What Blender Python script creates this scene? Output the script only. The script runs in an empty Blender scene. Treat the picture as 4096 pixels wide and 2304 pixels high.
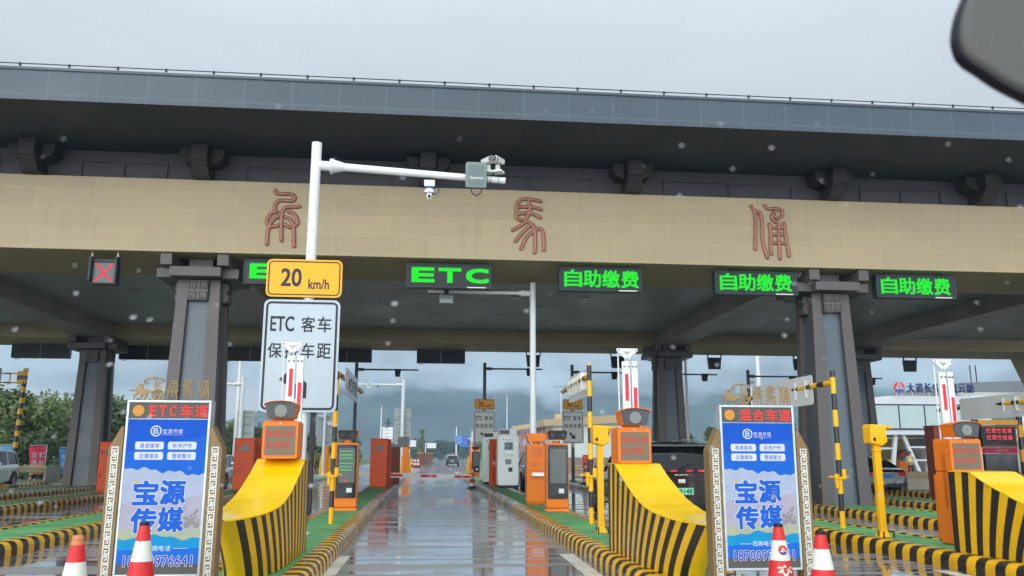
import bpy, bmesh, math, random
from mathutils import Vector, Matrix
random.seed(7)
S = bpy.context.scene
COL = S.collection

# ------------------------------------------------------------------ camera
cam_d = bpy.data.cameras.new('camera'); cam = bpy.data.objects.new('camera', cam_d); COL.objects.link(cam)
cam_d.sensor_width = 36.0; cam_d.lens = 36.0 * 3400 / 4096
cam_d.clip_start = 0.05; cam_d.clip_end = 20000
cam.matrix_world = Matrix(((0.9949654, -0.0217086, -0.0978396, 0.0), (-0.1001923, -0.1929205, -0.9760856, 0.0),
                           (0.0023142, 0.9809742, -0.1941242, 1.4), (0, 0, 0, 1)))
cam_d.dof.use_dof = True; cam_d.dof.focus_distance = 20.0; cam_d.dof.aperture_fstop = 7.5
S.camera = cam

# ------------------------------------------------------------------ sky, sun, exposure
LOBE = 8.0
SUN_EL, SUN_AZ = math.radians(16), math.radians(205)
w = bpy.data.worlds.new('World'); S.world = w; w.use_nodes = True
nt = w.node_tree; N = nt.nodes; L = nt.links
for n in list(N): N.remove(n)
out = N.new('ShaderNodeOutputWorld'); bg = N.new('ShaderNodeBackground'); L.new(bg.outputs[0], out.inputs[0])
sky = N.new('ShaderNodeTexSky'); sky.sky_type = 'NISHITA'; sky.sun_disc = False
sky.sun_elevation = SUN_EL; sky.sun_rotation = SUN_AZ; sky.air_density = 1.0; sky.dust_density = 3.0
tc = N.new('ShaderNodeTexCoord'); sep = N.new('ShaderNodeSeparateXYZ'); L.new(tc.outputs['Generated'], sep.inputs[0])
# overcast deck: brighter overhead than at the horizon, with faint cloud structure
grad = N.new('ShaderNodeFloatCurve'); cu = grad.mapping.curves[0]
for k, (a, b_) in enumerate(((0.0, 0.195), (0.45, 0.262), (0.62, 0.36), (1.0, 0.6))):
    if k in (0, 3): cu.points[0 if k == 0 else len(cu.points) - 1].location = (a, b_)
    else: cu.points.new(a, b_)
grad.mapping.update(); L.new(sep.outputs['Z'], grad.inputs['Value'])
g30 = N.new('ShaderNodeMath'); g30.operation = 'MULTIPLY'; g30.inputs[1].default_value = 30.0; L.new(grad.outputs[0], g30.inputs[0])
mp = N.new('ShaderNodeMapping'); mp.inputs['Scale'].default_value = (1.0, 1.0, 4.0); L.new(tc.outputs['Generated'], mp.inputs[0])
nz = N.new('ShaderNodeTexNoise'); nz.inputs['Scale'].default_value = 2.6; nz.inputs['Detail'].default_value = 5.0
nz.inputs['Roughness'].default_value = 0.55; L.new(mp.outputs[0], nz.inputs['Vector'])
cr = N.new('ShaderNodeMapRange'); cr.inputs['From Min'].default_value = 0.3; cr.inputs['From Max'].default_value = 0.72
cr.inputs['To Min'].default_value = 0.96; cr.inputs['To Max'].default_value = 1.07; L.new(nz.outputs['Fac'], cr.inputs['Value'])
# added bright low sky behind the viewer, to light fronts and under the canopy
def mth(op, x, y):
    n = N.new('ShaderNodeMath'); n.operation = op
    for i, v in enumerate((x, y)):
        if hasattr(v, 'is_output'): L.new(v, n.inputs[i])
        else: n.inputs[i].default_value = v
    return n.outputs[0]
dt = N.new('ShaderNodeVectorMath'); dt.operation = 'DOT_PRODUCT'; L.new(tc.outputs['Generated'], dt.inputs[0]); dt.inputs[1].default_value = Vector((-0.3, -0.95, 0.0)).normalized()
lobe = N.new('ShaderNodeMapRange'); lobe.interpolation_type = 'SMOOTHSTEP'
for k, v in zip((1, 2, 3, 4), (-0.05, 0.75, 0.0, LOBE)): lobe.inputs[k].default_value = v
L.new(dt.outputs['Value'], lobe.inputs[0])
zz = mth('DIVIDE', sep.outputs['Z'], 0.2); ex = mth('EXPONENT', mth('MULTIPLY', mth('MULTIPLY', zz, zz), -1.0), 0)
lob = mth('ADD', mth('MULTIPLY', mth('ADD', mth('MULTIPLY', ex, 0.87), 0.13), lobe.outputs[0]), 1.0)
g31 = N.new('ShaderNodeMath'); g31.operation = 'MULTIPLY'; L.new(g30.outputs[0], g31.inputs[0]); L.new(lob, g31.inputs[1])
mul = N.new('ShaderNodeMath'); mul.operation = 'MULTIPLY'; L.new(g31.outputs[0], mul.inputs[0]); L.new(cr.outputs[0], mul.inputs[1])
cc = N.new('ShaderNodeVectorMath'); cc.operation = 'SCALE'; cc.inputs[0].default_value = (0.915, 1.0, 1.1); L.new(mul.outputs[0], cc.inputs['Scale'])
mx = N.new('ShaderNodeMix'); mx.data_type = 'RGBA'; mx.inputs['Factor'].default_value = 0.9
L.new(sky.outputs[0], mx.inputs['A']); L.new(cc.outputs[0], mx.inputs['B'])
L.new(mx.outputs['Result'], bg.inputs['Color']); bg.inputs['Strength'].default_value = 0.1
sd = bpy.data.lights.new('sun', 'SUN'); sd.energy = 0.8; sd.angle = math.radians(40); sd.color = (1.0, 0.97, 0.92)
so = bpy.data.objects.new('sun', sd); COL.objects.link(so)
sv = Vector((math.sin(SUN_AZ) * math.cos(SUN_EL), math.cos(SUN_AZ) * math.cos(SUN_EL), math.sin(SUN_EL)))
so.rotation_euler = sv.to_track_quat('Z', 'Y').to_euler()
S.view_settings.view_transform = 'Standard'; S.view_settings.look = 'None'
S.view_settings.exposure = 0.0; S.view_settings.gamma = 1.0; S.view_settings.use_curve_mapping = False
S.cycles.max_bounces = 8; S.cycles.glossy_bounces = 4; S.cycles.transmission_bounces = 4; S.cycles.use_adaptive_sampling = True
S.cycles.volume_bounces = 2; S.cycles.volume_step_rate = 0.3; S.cycles.volume_max_steps = 256

# ------------------------------------------------------------------ materials
def lin(c):
    return tuple((x / 255 / 12.92) if x / 255 <= 0.04045 else ((x / 255 + 0.055) / 1.055) ** 2.4 for x in c)
def newmat(name):
    m = bpy.data.materials.new(name); m.use_nodes = True
    return m, m.node_tree.nodes, m.node_tree.links, m.node_tree.nodes['Principled BSDF']
def coords(N, L, scale=(1, 1, 1), kind='Object'):
    tc = N.new('ShaderNodeTexCoord'); mp = N.new('ShaderNodeMapping'); mp.inputs['Scale'].default_value = scale
    L.new(tc.outputs[kind], mp.inputs[0]); return mp.outputs[0]
def noise(N, L, vec, scale, detail=4, rough=0.55):
    n = N.new('ShaderNodeTexNoise'); n.inputs['Scale'].default_value = scale; n.inputs['Detail'].default_value = detail
    n.inputs['Roughness'].default_value = rough; L.new(vec, n.inputs['Vector']); return n.outputs['Fac']
def rng(N, L, val, a, b, c, d):
    n = N.new('ShaderNodeMapRange'); n.inputs[1].default_value = a; n.inputs[2].default_value = b
    n.inputs[3].default_value = c; n.inputs[4].default_value = d; L.new(val, n.inputs[0]); return n.outputs[0]
def mixc(N, L, fac, a, b, mode='MIX'):
    n = N.new('ShaderNodeMix'); n.data_type = 'RGBA'; n.blend_type = mode
    for k, v in (('Factor', fac), ('A', a), ('B', b)):
        s = n.inputs[k] if k == 'Factor' else [i for i in n.inputs if i.name == k and i.type == 'RGBA'][0]
        if hasattr(v, 'is_output'): L.new(v, s)
        elif k == 'Factor': s.default_value = v
        else: s.default_value = (*v[:3], 1)
    return [o for o in n.outputs if o.type == 'RGBA'][0]
def bump(N, L, P, h, dist, strength=0.5):
    b = N.new('ShaderNodeBump'); b.inputs['Distance'].default_value = dist; b.inputs['Strength'].default_value = strength
    L.new(h, b.inputs['Height']); L.new(b.outputs[0], P.inputs['Normal'])
MATS = {}
def mat(name, rgb, rough=0.5, metal=0.0, var=0.12, scale=3.0, streak=0.0, bmp=0.0, bscale=60, coat=0.0, emit=0.0, dirt=None):
    """painted / plain surface: mottled tone, uneven gloss, optional rain streaks and grain"""
    if name in MATS: return MATS[name]
    m, N, L, P = newmat(name); c = lin(rgb)
    v = coords(N, L); n1 = noise(N, L, v, scale, 5, 0.6)
    f = rng(N, L, n1, 0.25, 0.75, 1 - var, 1 + var * 0.6)
    cm = N.new('ShaderNodeVectorMath'); cm.operation = 'SCALE'; cm.inputs[0].default_value = c; L.new(f, cm.inputs['Scale'])
    col = cm.outputs[0]
    if streak:
        sv_ = coords(N, L, (9, 9, 0.5)); n2 = noise(N, L, sv_, 2.0, 4, 0.6)
        fs = rng(N, L, n2, 0.5, 0.75, 0.0, streak)
        col = mixc(N, L, fs, col, dirt or tuple(x * 0.45 for x in c))
    L.new(col, P.inputs['Base Color'])
    L.new(rng(N, L, noise(N, L, v, scale * 2.3, 3), 0.3, 0.7, max(0.03, rough - 0.1), min(1, rough + 0.1)), P.inputs['Roughness'])
    P.inputs['Metallic'].default_value = metal; P.inputs['Specular IOR Level'].default_value = 0.5 if (coat or metal > .3) else 0.3
    if coat: P.inputs['Coat Weight'].default_value = coat; P.inputs['Coat Roughness'].default_value = 0.08
    if bmp: bump(N, L, P, noise(N, L, v, bscale, 3), bmp, 0.6)
    if emit:
        P.inputs['Emission Color'].default_value = (*c, 1); P.inputs['Emission Strength'].default_value = emit
    MATS[name] = m; return m
def screen(name, rgb, e=0.8, dots=0, rgb2=None):
    """lit display surface; dots = LED pitch in metres (0 = smooth picture)"""
    if name in MATS: return MATS[name]
    m, N, L, P = newmat(name); c = lin(rgb)
    P.inputs['Base Color'].default_value = (*[x * 0.06 + 0.006 for x in c], 1); P.inputs['Roughness'].default_value = 0.6; P.inputs['Specular IOR Level'].default_value = 0.12
    if dots:
        v = coords(N, L, (1 / dots, 1 / dots, 1 / dots)); s = N.new('ShaderNodeSeparateXYZ'); L.new(v, s.inputs[0])
        def tri(o):
            a = N.new('ShaderNodeMath'); a.operation = 'PINGPONG'; a.inputs[1].default_value = 0.5; L.new(o, a.inputs[0])
            return rng(N, L, a.outputs[0], 0.08, 0.22, 0.25, 1)
        q = N.new('ShaderNodeMath'); q.operation = 'MULTIPLY'; L.new(tri(s.outputs[0]), q.inputs[0]); L.new(tri(s.outputs[2]), q.inputs[1])
        wn = noise(N, L, coords(N, L, (3, 3, 60)), 4, 2)
        col = mixc(N, L, rng(N, L, wn, 0.52, 0.6, 0, 0.5), c, lin(rgb2) if rgb2 else c)
        L.new(col, P.inputs['Emission Color'])
        L.new(rng(N, L, q.outputs[0], 0, 1, e * 0.3, e), P.inputs['Emission Strength'])
    else:
        wn = noise(N, L, coords(N, L), 5, 4)
        P.inputs['Emission Color'].default_value = (*c, 1); L.new(rng(N, L, wn, 0.3, 0.7, e * 0.9, e * 1.06), P.inputs['Emission Strength'])
    MATS[name] = m; return m
def worn(name, rgb, under, amount=0.5, rough=0.35, scale=7.0):
    """paint with chipped, rubbed patches showing what is under it, wet sheen"""
    if name in MATS: return MATS[name]
    m, N, L, P = newmat(name)
    v = coords(N, L); n1 = noise(N, L, v, scale, 8, 0.68); n2 = noise(N, L, v, 1.1, 4, 0.6)
    f = rng(N, L, n1, 0.74 - amount * 0.22, 0.8 - amount * 0.2, 0, 0.85)
    c = lin(rgb); tone = mixc(N, L, rng(N, L, n2, 0.3, 0.7, 0, 1), tuple(x * 0.82 for x in c), tuple(min(1, x * 1.1) for x in c))
    n3 = noise(N, L, coords(N, L, (14, 14, 1.2)), 1.6, 5, 0.7); n4 = noise(N, L, coords(N, L, (1.5, 1.5, 9)), 2.2, 6, 0.7)
    tone = mixc(N, L, rng(N, L, n3, 0.54, 0.74, 0, 0.3), tone, tuple(x * 0.45 + 0.012 for x in c))
    tone = mixc(N, L, rng(N, L, n4, 0.62, 0.7, 0, 0.35), tone, tuple(x * 0.6 + 0.03 for x in c))
    L.new(mixc(N, L, f, tone, lin(under)), P.inputs['Base Color'])
    L.new(rng(N, L, n2, 0.3, 0.7, rough - 0.12, rough + 0.15), P.inputs['Roughness'])
    bump(N, L, P, n1, 0.002, 0.4)
    MATS[name] = m; return m
def panels(name, rgb, w_, h_, axis='xz', mortar=0.008, seam=(1.15, 1.15, 1.1), rough=0.6, grain=0.25, var=0.08, off=0.0, metal=0.0, shift=(0, 0, 0)):
    """cladding laid in panels with fine seams"""
    if name in MATS: return MATS[name]
    m, N, L, P = newmat(name); c = lin(rgb)
    tc = N.new('ShaderNodeTexCoord'); s = N.new('ShaderNodeSeparateXYZ'); cb = N.new('ShaderNodeCombineXYZ')
    mp = N.new('ShaderNodeMapping'); mp.inputs['Location'].default_value = shift
    L.new(tc.outputs['Object'], mp.inputs[0]); L.new(mp.outputs[0], s.inputs[0])
    ix = {'x': 0, 'y': 1, 'z': 2}; L.new(s.outputs[ix[axis[0]]], cb.inputs[0]); L.new(s.outputs[ix[axis[1]]], cb.inputs[1])
    b = N.new('ShaderNodeTexBrick'); b.offset = off; b.inputs['Scale'].default_value = 1.0
    b.inputs['Brick Width'].default_value = w_; b.inputs['Row Height'].default_value = h_; b.inputs['Mortar Size'].default_value = mortar
    b.inputs['Mortar Smooth'].default_value = 0.1; b.inputs['Bias'].default_value = 0.0
    b.inputs['Color1'].default_value = (*[x * (1 - var) for x in c], 1); b.inputs['Color2'].default_value = (*[x * (1 + var) for x in c], 1)
    b.inputs['Mortar'].default_value = (*[x * k for x, k in zip(c, seam)], 1); L.new(cb.outputs[0], b.inputs['Vector'])
    v = coords(N, L); g = noise(N, L, v, 90, 2, 0.7); big = noise(N, L, v, 0.45, 5, 0.6)
    col = mixc(N, L, 1.0, b.outputs['Color'], mixc(N, L, rng(N, L, g, 0.3, 0.7, 0, 1), (1 - grain,) * 3, (1 + grain * 0.6,) * 3), 'MULTIPLY')
    col = mixc(N, L, 1.0, col, mixc(N, L, rng(N, L, big, 0.3, 0.7, 0, 1), (0.9, 0.9, 0.9), (1.06, 1.05, 1.04)), 'MULTIPLY')
    st = noise(N, L, coords(N, L, (2.5, 2.5, 0.25)), 1.5, 5, 0.62)
    col = mixc(N, L, rng(N, L, st, 0.55, 0.78, 0, 0.22), col, tuple(x * 0.5 for x in c))
    L.new(col, P.inputs['Base Color']); P.inputs['Metallic'].default_value = metal
    L.new(rng(N, L, big, 0.3, 0.7, rough - 0.1, rough + 0.1), P.inputs['Roughness'])
    bump(N, L, P, b.outputs['Fac'], -0.004, 0.5)
    MATS[name] = m; return m
def glass(name, rgb, rough=0.06, var=0.2):
    return mat(name, rgb, rough, 0.0, var, 1.5)

YEL, BLK = (236, 182, 0), (34, 33, 34)
M_yel = worn('yellow_paint', YEL, (120, 105, 70), 0.22, 0.34)
M_blk = worn('black_paint', BLK, (110, 95, 60), 0.2, 0.35)
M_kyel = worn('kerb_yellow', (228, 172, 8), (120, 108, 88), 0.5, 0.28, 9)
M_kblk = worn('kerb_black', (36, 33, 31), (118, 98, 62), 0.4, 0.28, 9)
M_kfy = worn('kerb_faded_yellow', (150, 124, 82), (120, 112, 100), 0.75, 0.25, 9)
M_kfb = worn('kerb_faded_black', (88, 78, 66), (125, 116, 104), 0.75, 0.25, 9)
M_white = mat('white_paint', (214, 217, 216), 0.38, 0, 0.08, 2, streak=0.16)
M_steel = mat('galvanised_steel', (150, 153, 150), 0.42, 0.6, 0.15, 4, streak=0.2)
M_dkmetal = mat('dark_metal', (52, 52, 54), 0.45, 0.3, 0.15)
M_black = mat('black_plastic', (20, 21, 24), 0.4, 0, 0.2)
M_rubber = mat('tyre_rubber', (24, 24, 25), 0.75, 0, 0.15, 12)
M_orange = mat('orange_shell', (224, 118, 24), 0.36, 0, 0.08, 2, streak=0.1)
M_red = mat('red_cabinet_paint', (206, 74, 18), 0.42, 0, 0.1, 2, streak=0.18)
M_dkred = mat('brown_red_paint', (120, 52, 30), 0.45, 0, 0.15, 3, streak=0.25)
M_bright_red = mat('reflective_red', (226, 30, 44), 0.35, 0, 0.06)
M_wet_white = mat('reflective_white', (232, 233, 230), 0.35, 0, 0.07, 4, streak=0.12)
M_gold = mat('gold_lacquer', (140, 118, 76), 0.4, 0.15, 0.1)
M_brown = mat('brown_lacquer', (128, 104, 66), 0.4, 0.1, 0.12, 3, streak=0.15)
M_fret = mat('fret_silver', (206, 208, 198), 0.4, 0.1, 0.06)
M_silver = mat('silver_frame', (176, 184, 186), 0.35, 0.4, 0.08)
M_grey = mat('grey_cabinet_paint', (136, 140, 136), 0.45, 0, 0.1, 3, streak=0.15)
M_dkglass = glass('dark_glass', (14, 17, 20), 0.05)
M_lens = mat('lens_grey', (62, 66, 68), 0.32, 0, 0.08)
# ------------------------------------------------------------------ mesh builder
TXT = {}
def glyphs(s, bold):
    if (s, bold) not in TXT:
        c = bpy.data.curves.new('lettering', 'FONT'); c.body = s; c.extrude = 0.5; c.offset = bold; c.resolution_u = 3
        o = bpy.data.objects.new('lettering', c); COL.objects.link(o)
        me = bpy.data.meshes.new_from_object(o.evaluated_get(bpy.context.evaluated_depsgraph_get()))
        v = [tuple(p.co) for p in me.vertices]; f = [tuple(p.vertices) for p in me.polygons]
        COL.objects.unlink(o); bpy.data.objects.remove(o); bpy.data.curves.remove(c); bpy.data.meshes.remove(me)
        xs = [p[0] for p in v]; ys = [p[1] for p in v]; x0, x1, y0, y1 = min(xs), max(xs), min(ys), max(ys)
        TXT[(s, bold)] = ([((p[0] - x0) / (x1 - x0), (p[1] - y0) / (y1 - y0), 0 if p[2] < 0 else 1) for p in v], f, (x1 - x0) / (y1 - y0))
    return TXT[(s, bold)]
class MB:
    def __init__(s): s.v, s.f, s.m, s.sm = [], [], [], []
    def add(s, vs, fs, m=0, smooth=False):
        b = len(s.v); s.v += [tuple(p) for p in vs]
        for f in fs: s.f.append(tuple(b + i for i in f)); s.m.append(m); s.sm.append(smooth)
        return s
    def box(s, x0, x1, y0, y1, z0, z1, m=0):
        return s.hexa([(x0, y0, z0), (x1, y0, z0), (x1, y1, z0), (x0, y1, z0)], [(x0, y0, z1), (x1, y0, z1), (x1, y1, z1), (x0, y1, z1)], m)
    def hexa(s, b, t, m=0):
        return s.add(list(b) + list(t), [(3, 2, 1, 0), (4, 5, 6, 7), (0, 1, 5, 4), (1, 2, 6, 5), (2, 3, 7, 6), (3, 0, 4, 7)], m)
    def quad(s, a, b, c, d, m=0): return s.add([a, b, c, d], [(0, 1, 2, 3)], m)
    def tube(s, p0, p1, r0, r1=None, n=14, m=0, smooth=True):
        r1 = r0 if r1 is None else r1; p0, p1 = Vector(p0), Vector(p1); d = (p1 - p0).normalized()
        a = d.orthogonal().normalized(); b = d.cross(a); vs = []
        for p, r in ((p0, r0), (p1, r1)):
            vs += [p + (a * math.cos(2 * math.pi * i / n) + b * math.sin(2 * math.pi * i / n)) * r for i in range(n)]
        s.add(vs, [(i, (i + 1) % n, n + (i + 1) % n, n + i) for i in range(n)], m, smooth)
        s.add(vs[:n], [tuple(range(n))[::-1]], m); s.add(vs[n:], [tuple(range(n))], m); return s
    def bands(s, p0, p1, r, cols, length, n=14, start=0):
        """pole painted in bands of the given material indices"""
        p0, p1 = Vector(p0), Vector(p1); D = (p1 - p0).length; d = (p1 - p0) / D; t = 0; k = start
        while t < D - 1e-4:
            e = min(D, t + length); s.tube(p0 + d * t, p0 + d * e, r, r, n, cols[k % len(cols)]); t = e; k += 1
        return s
    def path(s, pts, r, n=10, m=0, sub=5, squash=None):
        """round-ended rod along a smooth curve through pts"""
        P = [Vector(p) for p in pts]; Q = []
        for i in range(len(P) - 1):
            a, b, c, d = P[max(0, i - 1)], P[i], P[i + 1], P[min(len(P) - 1, i + 2)]
            for k in range(sub):
                t = k / sub
                Q.append(0.5 * ((2 * b) + (c - a) * t + (2 * a - 5 * b + 4 * c - d) * t * t + (3 * b - a - 3 * c + d) * t ** 3))
        Q.append(P[-1])
        T = [(Q[min(i + 1, len(Q) - 1)] - Q[max(i - 1, 0)]).normalized() for i in range(len(Q))]
        Q = [Q[0] - T[0] * r * 0.8, Q[0] - T[0] * r * 0.35] + Q + [Q[-1] + T[-1] * r * 0.35, Q[-1] + T[-1] * r * 0.8]
        T = [T[0], T[0]] + T + [T[-1], T[-1]]; R = [0.45 * r, 0.85 * r] + [r] * (len(Q) - 4) + [0.85 * r, 0.45 * r]
        up = Vector((0, 1, 0)); vs = []
        for q, t, rr in zip(Q, T, R):
            a = t.cross(up)
            a = a.normalized() if a.length > 1e-3 else Vector((1, 0, 0)); b = a.cross(t).normalized()
            k = squash or 1
            vs += [q + a * math.cos(2 * math.pi * i / n) * rr + b * math.sin(2 * math.pi * i / n) * rr * k for i in range(n)]
        fs = [(j * n + i, j * n + (i + 1) % n, (j + 1) * n + (i + 1) % n, (j + 1) * n + i) for j in range(len(Q) - 1) for i in range(n)]
        s.add(vs, fs, m, True); s.add(vs[:n], [tuple(range(n))], m); s.add(vs[-n:], [tuple(range(n))], m); return s
    def prism(s, poly, a, b, axis='y', m=0, smooth=False):
        """2-D outline extruded along an axis: y -> outline (x,z); x -> (y,z); z -> (x,y)"""
        f = {'y': lambda p, t: (p[0], t, p[1]), 'x': lambda p, t: (t, p[0], p[1]), 'z': lambda p, t: (p[0], p[1], t)}[axis]
        n = len(poly); s.add([f(p, a) for p in poly] + [f(p, b) for p in poly],
              [tuple(range(n))[::-1], tuple(range(n, 2 * n))] + [(i, (i + 1) % n, n + (i + 1) % n, n + i) for i in range(n)], m, smooth); return s
    def lathe(s, prof, cx, cy, n=24, m=0, smooth=True, ms=None):
        vs = [(cx + r * math.cos(2 * math.pi * i / n), cy + r * math.sin(2 * math.pi * i / n), z) for r, z in prof for i in range(n)]
        for j in range(len(prof) - 1):
            s.add(vs[j * n:(j + 2) * n], [(i, (i + 1) % n, n + (i + 1) % n, n + i) for i in range(n)], ms[j] if ms else m, smooth)
        s.add(vs[:n], [tuple(range(n))[::-1]], ms[0] if ms else m); s.add(vs[-n:], [tuple(range(n))], ms[-1] if ms else m); return s
    def ell(s, c, rx, ry, rz, n=16, m=0):
        k = n // 2; vs = [(c[0] + rx * math.sin(math.pi * j / k) * math.cos(2 * math.pi * i / n), c[1] + ry * math.sin(math.pi * j / k) * math.sin(2 * math.pi * i / n), c[2] + rz * math.cos(math.pi * j / k)) for j in range(k + 1) for i in range(n)]
        return s.add(vs, [(j * n + i, j * n + (i + 1) % n, (j + 1) * n + (i + 1) % n, (j + 1) * n + i) for j in range(k) for i in range(n)], m, True)
    def disc(s, cx, cz, r, y0, y1, n=28, m=0): return s.prism([(cx + r * math.cos(2 * math.pi * i / n), cz + r * math.sin(2 * math.pi * i / n)) for i in range(n)], y0, y1, 'y', m)
    def rbox(s, x0, x1, y0, y1, z0, z1, r=0.03, m=0, k=4):
        return s.prism(rrect(x0, x1, z0, z1, r, k), y0, y1, 'y', m)
    def text(s, t, x0, x1, z0, z1, y, th=0.004, m=0, bold=0.0, keep=None):
        """lettering facing -y whose back lies at y; keep = 'l' / 'c' keeps the glyph aspect"""
        v, f, asp = glyphs(t, bold)
        if keep:
            w_ = min(x1 - x0, (z1 - z0) * asp); x0 = x0 if keep == 'l' else (x0 + x1 - w_) / 2; x1 = x0 + w_
        return s.add([(x0 + p[0] * (x1 - x0), y - p[2] * th, z0 + p[1] * (z1 - z0)) for p in v], f, m)
    def heavy(s, t, x0, x1, z0, z1, y, sp, m=0, keep=None):
        """thick brush lettering: the glyph laid nine times with small shifts, each 0.1 mm proud of the last"""
        for i in range(3):
            for j in range(3): s.text(t, x0 + (i - 1) * sp * 1.3, x1 + (i - 1) * sp * 1.3, z0 + (j - 1) * sp * 1.3, z1 + (j - 1) * sp * 1.3, y - .0001 * (i * 3 + j), .0004, m, 0.0, keep)
        return s
    def move(s, fn, start=0): s.v[start:] = [fn(p) for p in s.v[start:]]; return s
    def build(s, name, mats, parent=None, bevel=0.0, keepn=False, seg=2):
        me = bpy.data.meshes.new(name); me.from_pydata(s.v, [], s.f)
        for m_ in (mats if isinstance(mats, (list, tuple)) else [mats]): me.materials.append(m_)
        me.polygons.foreach_set('material_index', s.m); me.polygons.foreach_set('use_smooth', s.sm)
        if not keepn:
            bm = bmesh.new(); bm.from_mesh(me); bmesh.ops.recalc_face_normals(bm, faces=bm.faces); bm.to_mesh(me); bm.free()
        me.update(); o = bpy.data.objects.new(name, me); COL.objects.link(o)
        if parent: o.parent = parent
        if bevel:
            b = o.modifiers.new('bevel', 'BEVEL'); b.width = bevel; b.segments = seg; b.limit_method = 'ANGLE'; b.angle_limit = math.radians(50); b.use_clamp_overlap = True
        return o
def rrect(x0, x1, z0, z1, r, k=4):
    P = []
    for cx, cz, a in ((x1 - r, z1 - r, 0), (x0 + r, z1 - r, 90), (x0 + r, z0 + r, 180), (x1 - r, z0 + r, 270)):
        P += [(cx + r * math.cos(math.radians(a + 90 * i / k)), cz + r * math.sin(math.radians(a + 90 * i / k))) for i in range(k + 1)]
    return P
def tag(o, label=None, cat=None, group=None, kind=None):
    for k, v in (('label', label), ('category', cat), ('group', group), ('kind', kind)):
        if v: o[k] = v
    return o
def thing(name, label, cat, loc=(0, 0, 0), rz=0.0, group=None):
    o = bpy.data.objects.new(name, None); o.empty_display_size = 0.2; COL.objects.link(o); o.location = loc; o.rotation_euler.z = rz
    return tag(o, label, cat, group)
def copy_thing(o, loc, rz=None, label=None, parent=None):
    c = o.copy(); COL.objects.link(c)
    if parent: c.parent = parent
    else:
        c.location = loc
        if rz is not None: c.rotation_euler.z = rz
        if label: c['label'] = label
    for ch in o.children: copy_thing(ch, None, parent=c)
    return c
# ------------------------------------------------------------------ ground, road, markings
def wet_road(name):
    m, N, L, P = newmat(name)
    g = N.new('ShaderNodeNewGeometry')
    def V(sc):
        mp = N.new('ShaderNodeMapping'); mp.inputs['Scale'].default_value = sc; L.new(g.outputs['Position'], mp.inputs[0]); return mp.outputs[0]
    band = noise(N, L, V((0.05, 1.7, 1)), 1.0, 5, 0.68)           # films of water lying across the lane in the brushed grooves
    jit = noise(N, L, V((1.2, 5, 1)), 1.0, 5, 0.7)
    fine = noise(N, L, V((0.4, 30, 1)), 1.0, 3, 0.6)
    big = noise(N, L, V((0.3, 0.1, 1)), 1.0, 5, 0.6)
    grain = noise(N, L, V((1, 1, 1)), 55, 3, 0.7)
    def A(op, x, y):
        n = N.new('ShaderNodeMath'); n.operation = op
        for i, q in enumerate((x, y)):
            if hasattr(q, 'is_output'): L.new(q, n.inputs[i])
            else: n.inputs[i].default_value = q
        return n.outputs[0]
    mixn = A('ADD', A('ADD', band, A('MULTIPLY', A('SUBTRACT', jit, 0.5), 0.16)), A('MULTIPLY', A('SUBTRACT', big, 0.5), 0.6))
    wet = rng(N, L, mixn, 0.478, 0.53, 0, 1)
    dry = mixc(N, L, rng(N, L, grain, 0.3, 0.7, 0, 1), (0.19, 0.18, 0.168), (0.38, 0.355, 0.33))
    dry = mixc(N, L, rng(N, L, big, 0.35, 0.65, 0, 0.6), dry, (0.2, 0.175, 0.155))
    L.new(mixc(N, L, wet, dry, (0.10, 0.098, 0.096)), P.inputs['Base Color'])
    L.new(rng(N, L, wet, 0, 1, 0.27, 0.04), P.inputs['Roughness'])
    P.inputs['IOR'].default_value = 1.4
    L.new(rng(N, L, wet, 0, 1, 0.0, 1.0), P.inputs['Coat Weight']); P.inputs['Coat Roughness'].default_value = 0.02; P.inputs['Coat IOR'].default_value = 1.35
    h = A('ADD', A('MULTIPLY', mixn, 1.0), A('MULTIPLY', fine, 0.09))
    b = N.new('ShaderNodeBump'); b.inputs['Distance'].default_value = 0.016; b.inputs['Strength'].default_value = 0.55; L.new(h, b.inputs['Height'])
    L.new(b.outputs[0], P.inputs['Normal'])
    b2 = N.new('ShaderNodeBump'); b2.inputs['Distance'].default_value = 0.01; b2.inputs['Strength'].default_value = 0.25; L.new(mixn, b2.inputs['Height']); L.new(b2.outputs[0], P.inputs['Coat Normal'])
    return m
M_road = wet_road('wet_brushed_concrete')
def ground_mat():
    m, N, L, P = newmat('field_ground'); g = N.new('ShaderNodeNewGeometry'); n1 = noise(N, L, g.outputs['Position'], 0.02, 6); n2 = noise(N, L, g.outputs['Position'], 1.5, 4)
    c = mixc(N, L, rng(N, L, n1, 0.35, 0.65, 0, 1), (0.05, 0.075, 0.025), (0.12, 0.11, 0.06)); c = mixc(N, L, rng(N, L, n2, 0.3, 0.7, 0, 0.5), c, (0.04, 0.06, 0.02))
    L.new(c, P.inputs['Base Color']); P.inputs['Roughness'].default_value = 0.9; return m
M_field = ground_mat()
gr = MB().quad((-4000, -60, -0.02), (4000, -60, -0.02), (4000, 690, -0.02), (-4000, 690, -0.02)).build('ground', M_field); tag(gr, kind='structure')
rd = MB().quad((-24, -40, 0), (34, -40, 0), (34, 118, 0), (-24, 118, 0)).quad((-10, 118, 0), (34, 118, 0), (40, 680, 0), (-8, 680, 0)).build('road', M_road); tag(rd, kind='structure')
M_line = worn('road_marking_white', (206, 204, 190), (110, 108, 104), 0.55, 0.25, 5)
mk = MB()
mk.quad((1.86, 7.0, 0.004), (2.08, 7.0, 0.004), (2.19, 12.75, 0.004), (1.98, 12.75, 0.004)).quad((-1.3, 7.0, 0.004), (-1.04, 7.0, 0.004), (-1.02, 12.78, 0.004), (-1.29, 12.78, 0.004))
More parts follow.
